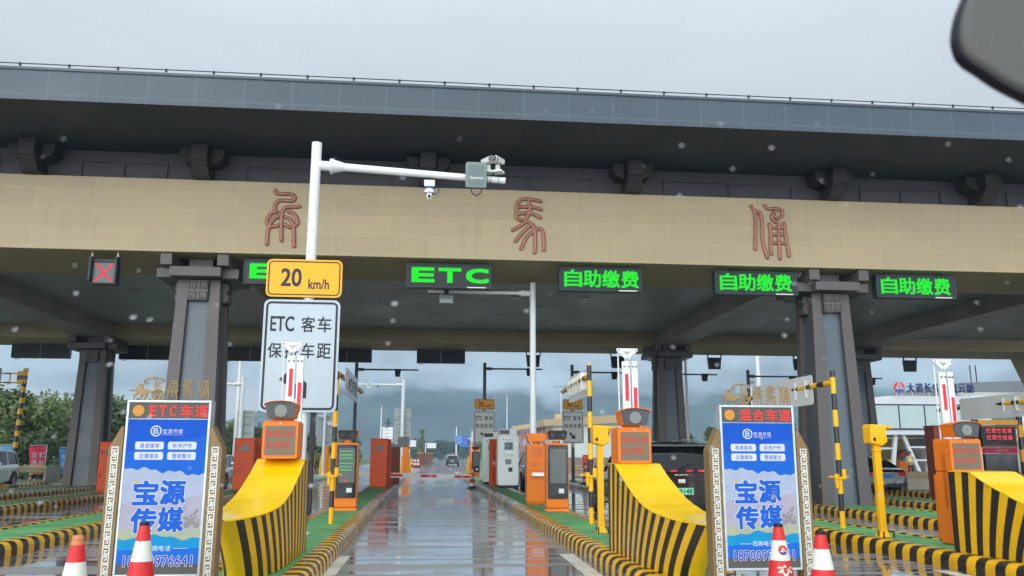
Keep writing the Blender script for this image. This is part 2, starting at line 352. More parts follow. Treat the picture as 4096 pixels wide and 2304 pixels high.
mk.quad((3.6, 7.0, 0.004), (3.8, 7.0, 0.004), (3.7, 12.7, 0.004), (3.5, 12.7, 0.004)).quad((6.28, 6.0, 0.004), (6.5, 6.0, 0.004), (6.58, 10.6, 0.004), (6.38, 10.6, 0.004))
for k in range(14): mk.quad((2.6 + k * 0.12, 70 + k * 22, 0.004), (2.75 + k * 0.12, 70 + k * 22, 0.004), (2.85 + k * 0.12, 78 + k * 22, 0.004), (2.7 + k * 0.12, 78 + k * 22, 0.004))
mk.build('lane_marking', M_line)['kind'] = 'structure'
slip = MB().quad((-1.0, 64, 0.003), (2.2, 64, 0.003), (6.4, 140, 0.003), (1.0, 140, 0.003)).build('red_road_surface', mat('red_asphalt', (118, 84, 80), 0.14, 0, 0.15, 0.8, bmp=0.002)); slip['kind'] = 'structure'

# ------------------------------------------------------------------ traffic islands: rounded kerb + green mat
M_turf, N_, L_, P_ = newmat('artificial_turf')
v_ = coords(N_, L_); t1 = noise(N_, L_, v_, 160, 2, 0.8); t2 = noise(N_, L_, v_, 1.3, 4)
c_ = mixc(N_, L_, rng(N_, L_, t1, 0.3, 0.7, 0, 1), (0.07, 0.23, 0.07), (0.22, 0.56, 0.2)); c_ = mixc(N_, L_, rng(N_, L_, t2, 0.35, 0.7, 0, 0.5), c_, (0.02, 0.11, 0.04))
t3 = noise(N_, L_, v_, 2.2, 6, .7); c_ = mixc(N_, L_, rng(N_, L_, t3, .58, .72, 0, .55), c_, (.055, .06, .035))
L_.new(c_, P_.inputs['Base Color']); P_.inputs['Roughness'].default_value = 0.75; bump(N_, L_, P_, t1, 0.01, 0.8)
M_kcon = mat('kerb_concrete', (128, 122, 112), 0.3, 0, 0.25, 2.5, bmp=0.003, bscale=30)
def island(x0, x1, y0, y1, fade=24.0, kw=0.26):
    root = thing('traffic_island', None, None, (0, 0, 0)); root['kind'] = 'structure'
    r = (x1 - x0) / 2; xc = (x0 + x1) / 2
    path = [(x1, y1 - r + 0.0)]
    steps = 0.18; n = int((y1 - y0 - 2 * r) / steps)
    P = [(x1, y1 - r - (y1 - y0 - 2 * r) * i / n, 1, 0) for i in range(n + 1)]
    k = 10; P += [(xc + r * math.cos(math.pi * i / k), y0 + r - r * math.sin(math.pi * i / k), math.cos(math.pi * i / k), -math.sin(math.pi * i / k)) for i in range(1, k)]
    P += [(x0, y0 + r + (y1 - y0 - 2 * r) * i / n, -1, 0) for i in range(n + 1)]
    P += [(xc - r * math.cos(math.pi * i / k), y1 - r + r * math.sin(math.pi * i / k), -math.cos(math.pi * i / k), math.sin(math.pi * i / k)) for i in range(1, k)]
    sec = [(0, -0.02), (0.004, 0.11), (0.02, 0.16), (0.055, 0.192), (0.1, 0.203), (kw - 0.02, 0.203), (kw, 0.19), (kw, 0.16)]
    ns = len(sec); vs = [(x - nx * o, y - ny * o, z) for x, y, nx, ny in P for o, z in sec]
    b = MB(); np_ = len(P); rnd = random.Random(int(x0 * 10))
    for j in range(np_):
        q = (j + 1) % np_; y = P[j][1]; alt = j % 2
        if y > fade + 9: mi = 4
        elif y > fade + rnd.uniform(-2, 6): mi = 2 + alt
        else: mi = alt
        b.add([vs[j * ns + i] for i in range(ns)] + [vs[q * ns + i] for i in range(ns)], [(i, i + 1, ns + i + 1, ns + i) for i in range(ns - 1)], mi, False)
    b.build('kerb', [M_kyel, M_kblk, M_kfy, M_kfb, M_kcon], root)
    ins = [(x - nx * (kw - 0.004), y - ny * (kw - 0.004), 0.185) for x, y, nx, ny in P]
    MB().add(ins, [tuple(range(len(ins)))]).build('turf', M_turf, root)
    return root
ISL = [(2.26, 3.4, 7.4, 61), (-2.42, -1.18, 7.4, 61.5), (6.68, 7.95, 7.0, 61), (9.95, 11.75, 6.6, 58), (13.45, 14.9, 8, 52), (17.4, 18.7, 10, 50), (-7.2, -5.74, 8, 61), (-11.2, -9.95, 8, 60), (-15.3, -13.35, 12, 60), (-21.5, -17.2, 37, 43.8)]
for i, a in enumerate(ISL): island(*a, fade=22.0 if i < 2 else (40 if i < 9 else 90))

# ------------------------------------------------------------------ toll canopy
M_stone = panels('sandstone_cladding', (168, 152, 120), 2.4, 0.5, 'xz', 0.007, (1.3, 1.28, 1.22), 0.6, 0.24, 0.045, 0.42, shift=(0, 0, 0.16))
M_fascia = panels('slate_metal_fascia', (57, 70, 80), 1.03, 3.0, 'xz', 0.018, (1.5, 1.46, 1.3), 0.42, 0.04, 0.05, metal=0.1)
M_soffit = panels('dark_soffit_board', (42, 50, 66), 1.03, 5, 'xy', 0.012, (0.6, 0.6, 0.6), 0.6, 0.08, 0.1)
M_wallup = panels('dark_upper_wall', (58, 56, 60), 2.0, 0.45, 'xz', 0.01, (0.7, 0.7, 0.7), 0.65, 0.08, 0.08)
M_ceil = panels('ceiling_panels', (152, 160, 164), 1.2, 0.6, 'xy', 0.01, (0.6, 0.6, 0.6), 0.45, 0.05, 0.1)
M_clad = panels('brown_grey_cladding', (83, 77, 75), 3.0, 1.24, 'xz', 0.006, (1.5, 1.5, 1.5), 0.5, 0.08, 0.05, shift=(0, 0, 0.1))
M_inset = panels('blue_grey_inset', (74, 88, 97), 3.0, 1.24, 'xz', 0.005, (1.3, 1.3, 1.3), 0.4, 0.06, 0.05, shift=(0, 0, 0.1))
M_dclad = panels('dark_cross_beam', (160, 153, 150), 1.2, 0.6, 'xy', 0.01, (0.6, 0.6, 0.6), 0.5, 0.08, 0.1)
can = thing('toll_canopy', 'long flat-roofed toll plaza canopy with sandstone beam, slate fascia and brown columns', 'toll canopy', (0, 18, 0)); OY = 18.0
def cbuild(b, name, m, parent=None, bevel=0):
    o = b.move(lambda p: (p[0], p[1] - OY, p[2])).build(name, m, parent or can, bevel); return o
XA, XB = -30, 34
cbuild(MB().box(XA, XB, 21, 24, 6.3, 8.16), 'front_beam', M_stone, bevel=0.015)
cbuild(MB().box(XA, XB, 37.5, 40.5, 6.3, 8.15), 'rear_beam', M_stone, bevel=0.015)
cbuild(MB().prism([(29.55, 6.296), (32.2, 0), (34.5, 0), (34.5, 6.296)], 37.6, 40.4, 'y'), 'end_pier', M_stone)
cbuild(MB().box(XA, XB, 24.003, 37.497, 6.86, 7.1), 'ceiling', M_ceil)
b = MB().box(XA, XB, 18.06, 43.5, 8.93, 9.5); cbuild(b, 'roof_slab', M_soffit)
cbuild(MB().box(XA - .1, XB + .1, 18.0, 18.055, 8.88, 9.58).box(XA, XB, 17.97, 18.0, 9.54, 9.6).box(XA, XB, 17.985, 18.0, 8.86, 8.9), 'fascia', M_fascia)
cbuild(MB().box(XA, XB, 21.3, 43, 8.165, 8.925), 'upper_wall', M_wallup)
bx = [-18, -13.9, -9.7, -5.67, -0.08, 5.25, 10.75, 15.03, 19.6, 24]
for i in range(len(bx) - 1):
    a, c = bx[i] + 0.95, bx[i + 1] - 0.95; pf = MB()
    for q in ((a, c, 8.62, 8.68), (a, a + .06, 8.17, 8.62), (c - .06, c, 8.17, 8.62), ((a + c) / 2 - .02, (a + c) / 2 + .02, 8.17, 8.62)): pf.box(q[0], q[1], 21.25, 21.297, q[2], q[3])
    cbuild(pf, 'panel_frame', M_wallup)
for x in bx:
    b = MB().box(x - .2, x + .2, 20.45, 21.295, 8.5, 8.92)
    b.hexa([(x - .22, 20.7, 8.17), (x + .22, 20.7, 8.17), (x + .22, 21.295, 8.17), (x - .22, 21.295, 8.17)], [(x - .19, 20.5, 8.498), (x + .19, 20.5, 8.498), (x + .19, 21.295, 8.498), (x - .19, 21.295, 8.498)])
    for sgn in (-1, 1):
        b.prism([(x + sgn * .225, 8.9), (x + sgn * .54, 8.9), (x + sgn * .54, 8.7), (x + sgn * .42, 8.56), (x + sgn * .225, 8.5)], 20.75, 21.29, 'y')
    cbuild(b, 'eave_bracket', mat('bracket_brown', (44, 41, 41), 0.55, 0, 0.12, 2), bevel=0.012)
b = MB().tube((XA, 18.3, 9.82), (XB, 18.3, 9.82), 0.012, n=6)
x = XA + .4
while x < XB:
    b.tube((x, 18.3, 9.5), (x, 18.3, 9.79), 0.012, n=6).tube((x, 18.3, 9.775), (x, 18.3, 9.835), 0.028, n=8); x += 1.03
cbuild(b, 'lightning_rail', M_dkmetal)
for x in (-22.2, -13.95, -5.75, 10.85, 19.75): cbuild(MB().box(x - .62, x + .62, 24.003, 37.497, 6.27, 6.856), 'cross_beam', M_dclad, bevel=0.01)
dl = MB().tube((0, 0, 6.865), (0, 0, 6.83), 0.17, n=20).build('downlight', mat('downlight_rim', (150, 154, 154), 0.3), can)
for i, (x, y) in enumerate((x, y) for x in [-9.8, -8.6, -3, 0.2, 3, 5.5, 8, 13.5, 16, 18] for y in (25.5, 29, 33)):
    o = dl if i == 0 else dl.copy()
    if i: COL.objects.link(o); o.parent = can
    o.location = (x, y - OY, 0)
def column(x, yc, top_h=.52, bot_h=.68):
    c = MB(); z0, z1 = .17, 5.75
    def hw(z): return bot_h + (top_h - bot_h) * (z - z0) / (z1 - z0)
    for sx in (-1, 1):
        for sy in (-1, 1):
            def crn(z):
                h = hw(z); t = .27 + .08 * (z1 - z) / z1; xs = sorted((sx * h, sx * (h - t))); ys = sorted((sy * h, sy * (h - t)))
                return [(x + xs[0], yc + ys[0], z), (x + xs[1], yc + ys[0], z), (x + xs[1], yc + ys[1], z), (x + xs[0], yc + ys[1], z)]
            c.hexa(crn(z0), crn(z1))
    co = cbuild(c, 'column', M_clad, bevel=0.012)
    p = MB(); i0, i1 = hw(z0) - .13, hw(z1) - .13
    p.hexa([(x - i0, yc - i0, z0), (x + i0, yc - i0, z0), (x + i0, yc + i0, z0), (x - i0, yc + i0, z0)], [(x - i1, yc - i1, z1), (x + i1, yc - i1, z1), (x + i1, yc + i1, z1), (x - i1, yc + i1, z1)])
    cbuild(p, 'inset_panel', M_inset, co)
    o = MB()
    for ang in range(4):
        st = len(o.v); f = -(top_h + .14)
        o.box(-.245, .245, f + .03, -.3, 5.22, 5.72)
        for qx in (-.13, .13):
            for qz in (5.345, 5.595):
                for bx0, bx1, bz0, bz1 in ((-.1, .1, .07, .095), (-.1, -.075, -.095, .07), (.075, .1, -.095, .07), (-.1, -.02, -.095, -.07), (.02, .1, -.095, -.07), (-.02, .005, -.07, .0)):
                    o.box(qx + bx0 * .95, qx + bx1 * .95, f, f + .032, qz + bz0, qz + bz1)
        ca, sa = math.cos(ang * math.pi / 2), math.sin(ang * math.pi / 2)
        o.move(lambda p: (x + p[0] * ca - p[1] * sa, yc + p[0] * sa + p[1] * ca, p[2]), st)
    cbuild(o, 'ornament', M_clad, co, 0.004)
    k = MB().box(x - 1.0, x + 1.0, yc - .72, yc + .72, 5.755, 6.0)
    k.box(x - .62, x + .62, yc - 1.0, yc + 1.0, 5.752, 5.99)
    for dx in (-.68, .68): k.box(x + dx - .14, x + dx + .14, yc - 1.1, yc + 1.1, 6.003, 6.297)
    k.box(x - .3, x + .3, yc - .5, yc + .5, 6.002, 6.29)
    cbuild(k, 'capital', M_clad, co, 0.01)
for x in (-13.95, -5.75, 10.85, 19.75): column(x, 22.2); column(x, 37.65)

# seal-script letters fixed to the front beam
M_letter = mat('red_bronze_letter', (150, 100, 82), 0.4, 0.25, 0.14, 5)
SEAL = [
 [[(-3.88, 7.95), (-3.87, 7.88), (-3.76, 7.85), (-3.51, 7.86), (-3.4, 7.79), (-3.43, 7.69), (-3.55, 7.68), (-3.75, 7.68), (-3.85, 7.6), (-3.88, 7.4)], [(-3.26, 7.54), (-3.43, 7.52), (-3.6, 7.5), (-3.68, 7.39), (-3.69, 7.19), (-3.66, 6.64)], [(-3.8, 7.39), (-3.94, 7.34), (-4.03, 7.21), (-4.04, 7.09), (-3.97, 7.01), (-4.0, 6.91), (-4.01, 6.73), (-4.01, 6.54)], [(-3.76, 7.27), (-3.87, 7.2), (-3.96, 7.07)], [(-3.97, 7.02), (-3.86, 7.0), (-3.76, 7.04)], [(-3.53, 7.4), (-3.39, 7.34), (-3.31, 7.21), (-3.3, 7.09), (-3.38, 6.99), (-3.37, 6.87), (-3.35, 6.5)], [(-3.59, 7.26), (-3.47, 7.19), (-3.38, 7.04)], [(-3.38, 6.99), (-3.49, 7.0), (-3.59, 7.06)]],
 [[(2.86, 7.87), (2.67, 7.91), (2.4, 7.92), (2.25, 7.82), (2.21, 7.57), (2.24, 7.38), (2.43, 7.36)], [(2.53, 7.91), (2.56, 7.7), (2.53, 7.53), (2.43, 7.35)], [(2.26, 7.71), (2.53, 7.71), (2.7, 7.7), (2.86, 7.65)], [(2.24, 7.52), (2.53, 7.55), (2.69, 7.51), (2.84, 7.43)], [(2.47, 7.33), (2.29, 7.19), (2.11, 7.08)], [(2.59, 7.24), (2.37, 7.03), (2.18, 6.79)], [(2.45, 7.33), (2.61, 7.26), (2.69, 7.1)], [(2.69, 7.1), (2.48, 6.92), (2.33, 6.59)], [(2.69, 7.09), (2.7, 6.82), (2.68, 6.5)], [(2.69, 7.1), (2.83, 7.15), (2.91, 6.99), (2.92, 6.57)]],
 [[(8.47, 7.93), (8.54, 7.83), (8.58, 7.66), (8.56, 7.27), (8.53, 6.75)], [(8.57, 7.8), (8.7, 7.75), (8.75, 7.5), (8.74, 7.1), (8.78, 6.77), (8.85, 6.53)], [(8.85, 7.96), (8.93, 7.87), (9.15, 7.88), (9.32, 7.83), (9.31, 7.69), (9.17, 7.62), (9.09, 7.68)], [(9.18, 7.85), (9.03, 7.68), (9.08, 7.54), (9.21, 7.46), (9.19, 7.11), (9.19, 6.51)], [(8.95, 7.45), (8.97, 7.22), (8.95, 6.88), (8.96, 6.63)], [(9.36, 7.49), (9.37, 7.23), (9.41, 6.9), (9.44, 6.59)], [(9.07, 7.35), (9.35, 7.37)], [(8.97, 7.16), (9.37, 7.18)], [(8.96, 6.94), (9.38, 6.94)]]]
LT = ['red-bronze seal-script letter beside the white camera pole on the sandstone beam', 'red-bronze seal-script letter with four splayed legs in the middle of the sandstone beam', 'red-bronze seal-script letter with a ladder shape, right of the other two on the beam']
for st, lt in zip(SEAL, LT):
    cx = sum(p[0] for q in st for p in q) / sum(len(q) for q in st); b = MB()
    for q in st: b.path([(p[0] - cx, 0, p[1] - 6.4) for p in q], 0.047, 12, squash=0.75)
    o = b.build('seal_script_letter', M_letter); o.location = (cx, 20.965, 6.4); tag(o, lt, 'letter', 'seal-script letters on the sandstone beam')

# ------------------------------------------------------------------ hanging displays under the beams
M_led_g = screen('green_led', (8, 250, 40), 1.25, 0.034, (60, 240, 60)); M_ledpanel = mat('led_panel_black', (22, 26, 26), 0.35, 0, 0.1); M_case = mat('display_case', (44, 56, 62), 0.45, 0.1, 0.1)
def lane_display(x, wd, txt, label, tw=None):
    t = thing('lane_display', label, 'display board', (x, 21.3, 5.6), 0, 'green display boards under the front beam')
    h = wd / 2
    MB().box(-h, h, 0, .24, 0, .63).box(-h, h, -.02, 0, .6, .63).box(-h, h, -.02, 0, 0, .045).box(-h, -h + .04, -.02, 0, .045, .6).box(h - .04, h, -.02, 0, .045, .6).build('case', M_case, t, 0.006)
    MB().box(-h + .045, h - .045, -.008, -.001, .05, .595).build('screen', M_ledpanel, t)
    b = MB()
    if txt == 'ETC':
        for ch, cx in (('E', -.66), ('T', 0.02), ('C', .72)): b.heavy(ch, cx - .27, cx + .27, .155, .5, -.0095, .018)
    else:
        for i, ch in enumerate(txt): b.heavy(ch, -h + .14 + i * .5, -h + .59 + i * .5, .11, .55, -.0095, .008)
    b.build('lettering', M_led_g, t)
    MB().box(h - .62, h - .14, -.024, -.021, .008, .036).build('maker_strip', M_fret, t)
    for dx in (-h * .7, h * .7): MB().box(dx - .03, dx + .03, .08, .16, .63, .69).build('hanger', M_dkmetal, t)
    return t
lane_display(-3.5, 2.2, 'ETC', 'display board reading ETC, half hidden behind the yellow speed sign')
lane_display(.52, 2.16, 'ETC', 'display board with green ETC letters above the open lane')
lane_display(4.45, 2.18, '自助缴费', 'green self-service display board just right of the middle letter')
lane_display(8.64, 2.26, '自助缴费', 'green self-service display board immediately left of the right column')
lane_display(13.1, 2.26, '自助缴费', 'green self-service display board immediately right of the right column')
lane_display(17.6, 2.26, '自助缴费', 'display board cut off by the right picture edge')
t = thing('lane_signal', 'lane signal box showing a red dotted cross, hung under the beam', 'lane signal', (-7.93, 21.3, 5.52))
MB().box(-.3, .3, 0, .22, 0, .6).box(-.33, -.28, -.14, .1, .05, .66).box(.28, .33, -.14, .1, .05, .66).box(-.3, .3, -.05, 0, .54, .6).build('case', M_case, t, .006)
MB().box(-.25, .25, -.012, -.001, .03, .53).build('screen', mat('signal_face', (96, 104, 100), .4), t)
b = MB()
for s in (-1, 1): b.prism([(-.23 * s, .05), (-.23 * s + .055, .05), (.23 * s + .0275 * 0, .51), (.23 * s - .055, .51)] if s > 0 else [(.23, .05), (.175, .05), (-.23, .51), (-.175, .51)], -.02, -.013, 'y')
b.build('red_cross', screen('red_led_bright', (255, 50, 74), 1.6, .03), t)
for dx in (-.3025, .3025): MB().box(dx - .0125, dx + .0125, -.05, .02, .6, .78).build('hanger', M_fret, t)
rear = [(-17.3, 2.5), (-12.66, 2.5), (-8.1, 2.5), (-3.7, 2.27), (.66, 2.27)]
RL = ['unlit black display board under the rear beam at the far left edge', 'unlit black display board between the dark rear column and the front left column', 'unlit black display board just right of the front left column', 'unlit black display board partly behind the white lane sign', 'unlit black display board in open sky above the middle lane']
p0 = None
for (x, wd), lb in zip(rear, RL):
    t = thing('rear_display', lb, 'display board', (x, 40.0, 5.68), 0, 'unlit boards under the rear beam')
    MB().box(-wd / 2, wd / 2, 0, .25, 0, .63).build('case', M_black, t, .01)
    MB().box(-.012, .012, -.012, -.002, .01, .62).build('seam', M_grey, t); MB().path([(-wd / 2 + .12, .1, 0), (-wd / 2 + .22, .1, -.07), (-wd / 2 + .36, .1, 0)], .012, 6).build('cable', M_black, t)
for x, lb in ((5.05, 'small black signal box half behind the central white pole'), (9.15, 'small black signal box behind the raised gate arms left of the rear column'), (13.95, 'small black signal box right of the dark rear column'), (18.3, 'small black signal box beside the right front column edge'), (24.0, 'small black signal box above the blue rooftop lettering')):
    t = thing('rear_signal', lb, 'lane signal', (x, 40.1, 5.58), 0, 'dark signal boxes under the rear beam')
    MB().hexa([(-.28, -.02, 0), (.28, -.02, 0), (.28, .2, 0), (-.28, .2, 0)], [(-.33, -.02, .56), (.33, -.02, .56), (.33, .2, .56), (-.33, .2, .56)]).build('case', M_black, t, .01)
    MB().hexa([(-.35, 0, .5), (-.31, 0, .5), (-.31, .06, .5), (-.35, .06, .5)], [(-.37, 0, .74), (-.31, 0, .7), (-.31, .06, .7), (-.37, .06, .74)]).build('hanger', M_black, t); MB().hexa([(.31, 0, .5), (.35, 0, .5), (.35, .06, .5), (.31, .06, .5)], [(.31, 0, .7), (.37, 0, .74), (.37, .06, .74), (.31, .06, .7)]).build('hanger', M_black, t)
# ------------------------------------------------------------------ speed / lane sign on its camera pole
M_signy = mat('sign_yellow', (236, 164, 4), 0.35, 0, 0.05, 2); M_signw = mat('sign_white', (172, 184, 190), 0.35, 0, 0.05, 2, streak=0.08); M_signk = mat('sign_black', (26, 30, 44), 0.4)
M_signgw = mat('sign_white_lightened', (222, 223, 218), 0.4, 0, 0.08, 2, streak=0.15)  # sign white lightened in colour to make up for canopy shade on far signs
def ring(b, x0, x1, z0, z1, r, wd, y, m):
    o, i = rrect(x0, x1, z0, z1, r, 5), rrect(x0 + wd, x1 - wd, z0 + wd, z1 - wd, max(.005, r - wd), 5); n = len(o)
    vs = [(p[0], y, p[1]) for p in o] + [(p[0], y, p[1]) for p in i]
    b.add(vs, [(k, (k + 1) % n, n + (k + 1) % n, n + k) for k in range(n)], m)
def speed_sign(loc, sc, label, group=None, dim=False):
    t = thing('speed_sign', label, 'speed sign', loc, 0, group); W, H = .61 * sc, .63 * sc
    MB().rbox(-W, W, 0, .03, 0, H, .09 * sc).build('panel', M_signy, t)
    b = MB(); ring(b, -W + .03 * sc, W - .03 * sc, .03 * sc, H - .03 * sc, .07 * sc, .02 * sc, -.003, 0); b.build('border', M_signk, t, keepn=True)
    MB().heavy('20', -.37 * sc, -.05 * sc, .18 * sc, .47 * sc, -.001, .006 * sc).heavy('km/h', .07 * sc, .4 * sc, .14 * sc, .3 * sc, -.001, .003 * sc).build('lettering', M_signk, t); return t
def lane_sign(loc, sc, label, group=None, dim=False):
    t = thing('lane_sign', label, 'lane sign', loc, 0, group); W, H = .61 * sc, 1.82 * sc; k = sc
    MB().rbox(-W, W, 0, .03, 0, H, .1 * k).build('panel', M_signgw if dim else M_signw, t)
    b = MB(); ring(b, -W + .035 * k, W - .035 * k, .035 * k, H - .035 * k, .08 * k, .035 * k, -.003, 0); b.build('border', M_signk, t, keepn=True)
    b = MB().heavy('ETC', -.49 * k, -.12 * k, 1.3 * k, 1.54 * k, -.001, .004 * k)
    for i, ch in enumerate('客车'): b.heavy(ch, (.0 + i * .26) * k, (.215 + i * .26) * k, 1.29 * k, 1.54 * k, -.001, .0028 * k)
    for i, ch in enumerate('保持车距'): b.heavy(ch, (-.51 + i * .26) * k, (-.295 + i * .26) * k, .865 * k, 1.105 * k, -.001, .0028 * k)
    b.build('lettering', M_signk, t)
    a = [(-.26, .56), (-.12, .62), (.02, .43), (.1, .52), (.14, .24), (-.14, .28), (-.06, .36)] if dim else [(-.31, .52), (-.2, .62), (-.02, .42), (.02, .56), (.13, .46), (.13, .22), (-.13, .22), (-.13, .3), (-.06, .34)]
    MB().prism([(x * k, z * k) for x, z in a], -.004, -.001, 'y').build('arrow', M_signk, t); return t
t = thing('camera_pole', 'white pole rising above the speed sign, its long arm carrying cameras', 'camera pole', (-1.97, 14.06, .19))
MB().tube((0, 0, 0), (.02, 0, 6.46), .085, n=20).tube((-.0, 0, 0), (0, 0, .03), .2, n=16).build('pole', M_white, t)
MB().tube((.02, 0, 6.06), (.3, 0, 6.05), .085).tube((.26, 0, 6.05), (.285, 0, 6.05), .135).tube((.29, 0, 6.05), (.315, 0, 6.049), .135).tube((.315, 0, 6.05), (.5, 0, 6.045), .12, .07).build('flange', M_white, t)
MB().tube((.45, 0, 6.045), (3.24, 0, 5.9), .07, .058).tube((3.24, 0, 5.9), (3.255, 0, 5.899), .062).build('arm', M_white, t)
for x in (2.9, 2.94, 3.0, 3.13): MB().tube((x, 0, 6.045 - (x - .45) * .052), (x + .012, 0, 6.044 - (x - .45) * .052), .0655).build('strap', M_steel, t)
speed_sign((-2.03, 13.94, 3.945), 1.0, 'large yellow speed sign reading 20 km/h on the foremost white pole')
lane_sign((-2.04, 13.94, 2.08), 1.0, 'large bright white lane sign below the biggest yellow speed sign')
t = thing('dome_camera', 'white dome camera with blue band hanging under the long white arm', 'camera', (-.02, 14.05, 6.06))
MB().box(-.09, .09, -.09, .09, -.14, -.03).tube((0, 0, -.2), (0, 0, -.03), .085).tube((0, 0, -.24), (0, 0, -.2), .092, .085).build('housing', M_white, t, .006)
MB().tube((0, 0, -.175), (0, 0, -.142), .0925).build('blue_band', mat('blue_band', (40, 80, 130), .4), t)
MB().hexa([(-.035, -.04, -.36), (.03, -.04, -.36), (.03, .04, -.36), (-.035, .04, -.36)], [(-.045, -.05, -.24), (.045, -.05, -.24), (.045, .05, -.24), (-.045, .05, -.24)]).build('lens_block', M_white, t, .006)
MB().box(-.02, .02, -.05, -.04, -.34, -.28).build('lens', M_dkglass, t)
MB().path([(.08, .0, -.1), (.16, 0, -.16), (.12, 0, -.25), (.05, 0, -.25)], .008, 6).build('cable', M_dkmetal, t)
t = thing('radar_panel', 'grey-green antenna panel at the end of the long white arm', 'antenna', (.78, 13.9, 5.89))
MB().rbox(-.19, .17, -.03, .06, 0, .46, .04).build('housing', mat('antenna_green', (112, 128, 120), .4, 0, .06), t, .012)
MB().rbox(-.145, .125, -.036, -.031, .04, .4, .02).build('face', mat('antenna_face', (98, 114, 112), .45, 0, .06), t)
MB().text('Genvict', -.12, .11, .15, .2, -.0365, .002, 0, .012).build('lettering', M_fret, t)
MB().path([(-.09, 0, .0), (-.08, 0, -.08), (0, 0, -.13), (.07, 0, -.08), (.08, 0, 0)], .009, 6).build('cable', M_black, t)
def bullet(loc, rz, label):
    t = thing('bullet_camera', label, 'camera', loc, rz, 'bullet cameras on the long white arm')
    st = MB(); st.hexa([(-.06, -.26, -.03), (.06, -.26, -.03), (.06, .16, .04), (-.06, .16, .04)], [(-.075, -.28, .07), (.075, -.28, .07), (.07, .16, .13), (-.07, .16, .13)]); st.build('housing', M_white, t, .012)
    MB().prism([(-.055, -.02), (.055, -.02), (.07, .02), (.05, .065), (-.05, .065), (-.07, .02)], -.292, -.281, 'y').build('front', M_dkglass, t)
    b = MB()
    for a in range(6): b.disc(.042 * math.cos(a * 1.047 + .5), .022 + .032 * math.sin(a * 1.047 + .5), .008, -.2955, -.2925, 8)
    b.build('led_ring', M_fret, t); MB().disc(0, .022, .018, -.297, -.2925, 14).build('lens', M_grey, t)
    MB().box(-.03, .03, -.06, .02, -.12, -.02).box(-.09, .09, -.1, .08, -.16, -.12).build('bracket', M_white, t, .005); return t
bullet((.98, 14.05, 6.37), .35, 'white bullet camera directly behind the antenna panel'); bullet((1.16, 14.02, 6.37), -.45, 'white bullet camera at the tip of the arm, tilted down')

# ------------------------------------------------------------------ striped crash barriers at the island noses
PROF = [(0, 1.3), (.45, 1.3), (.8, 1.15), (1.0, 1.085), (1.3, .985), (1.55, .915), (1.8, .865), (2.1, .82), (2.4, .795), (2.8, .775), (3.6, .76)]
def crash_barrier(xc, hw, yb, label, dz=0.0, k=1.0):
    """curved ramp: striped flanks that close round a low nose, plain yellow top sheet"""
    t = thing('crash_barrier', label, 'crash barrier', (xc, yb, .19), 0, 'striped crash barriers on the island noses')
    def zt(d):
        for (a, za), (b_, zb) in zip(PROF, PROF[1:]):
            if d <= b_: return za + (zb - za) * (d - a) / (b_ - a) + dz - .19
        return PROF[-1][1] + dz - .19
    def plan(str_, ax, hw_):
        P = [(0, hw_)]
        P += [(str_ * i / 40, hw_) for i in range(1, 41)] + [(str_ + ax * math.sin(a), hw_ * math.cos(a)) for a in [i * math.pi / 2 / 30 for i in range(1, 31)]]
        D = [0]
        for a, b_ in zip(P, P[1:]): D.append(D[-1] + math.hypot(b_[0] - a[0], b_[1] - a[1]))
        def at(f):
            s_ = f * D[-1]
            for i in range(len(D) - 1):
                if s_ <= D[i + 1] + 1e-9:
                    u = (s_ - D[i]) / (D[i + 1] - D[i]); return (P[i][0] + (P[i + 1][0] - P[i][0]) * u, P[i][1] + (P[i + 1][1] - P[i][1]) * u)
            return P[-1]
        return at
    n = 2 * int(13 * k); B = plan(1.45 * k, 1.35 * k, hw); T = plan(1.8 * k, 1.7 * k, hw - .005); b = MB(); top = MB(); sub = 3; rows = 5
    for sd in (-1, 1):
        for i in range(n):
            for q in range(sub):
                f0, f1 = (i + q / sub) / n, (i + (q + 1) / sub) / n; L0 = []
                for f in (f0, f1):
                    bb, tt = B(f), T(f); zz = zt(tt[0])
                    L0.append([((bb[1] + (tt[1] - bb[1]) * (r / rows) ** 1.3) * sd, -(bb[0] + (tt[0] - bb[0]) * (r / rows) ** 1.3), zz * r / rows) for r in range(rows + 1)])
                for r in range(rows): b.quad(L0[0][r], L0[1][r], L0[1][r + 1], L0[0][r + 1], i % 2)
    h = zt(0); b.quad((-hw, 0, 0), (hw, 0, 0), (hw - .015, 0, h), (-hw + .015, 0, h), 0)
    b.build('flank', [M_blk, M_yel], t)
    ts = [i / 60 for i in range(61)]
    vs = []
    for f in ts:
        p = T(f); z = zt(p[0]); vs += [(-(p[1] + .008), -p[0], z), (p[1] + .008, -p[0], z), (-(p[1] + .008), -p[0], z + .012), (p[1] + .008, -p[0], z + .012)]
    fs = []
    for i in range(60):
        a, c = 4 * i, 4 * i + 4; fs += [(a + 2, a + 3, c + 3, c + 2), (a, c, c + 1, a + 1), (a, a + 2, c + 2, c), (a + 1, c + 1, c + 3, a + 3)]
    top.add(vs, fs, 0, False); top.build('top_sheet', M_ytop, t); return t
M_ytop = mat('glossy_yellow_sheet', (240, 194, 0), 0.28, 0, 0.09, 1.2, bmp=0.002, bscale=6, coat=0.2)
crash_barrier(2.735, .295, 11.45, 'striped yellow crash barrier behind the mixed-lane board', 0)
crash_barrier(-1.81, .295, 11.7, 'striped yellow crash barrier right of the ETC-lane board', .05)
crash_barrier(7.32, .32, 11.05, 'striped yellow crash barrier at the right picture edge', -.09, 1.15)

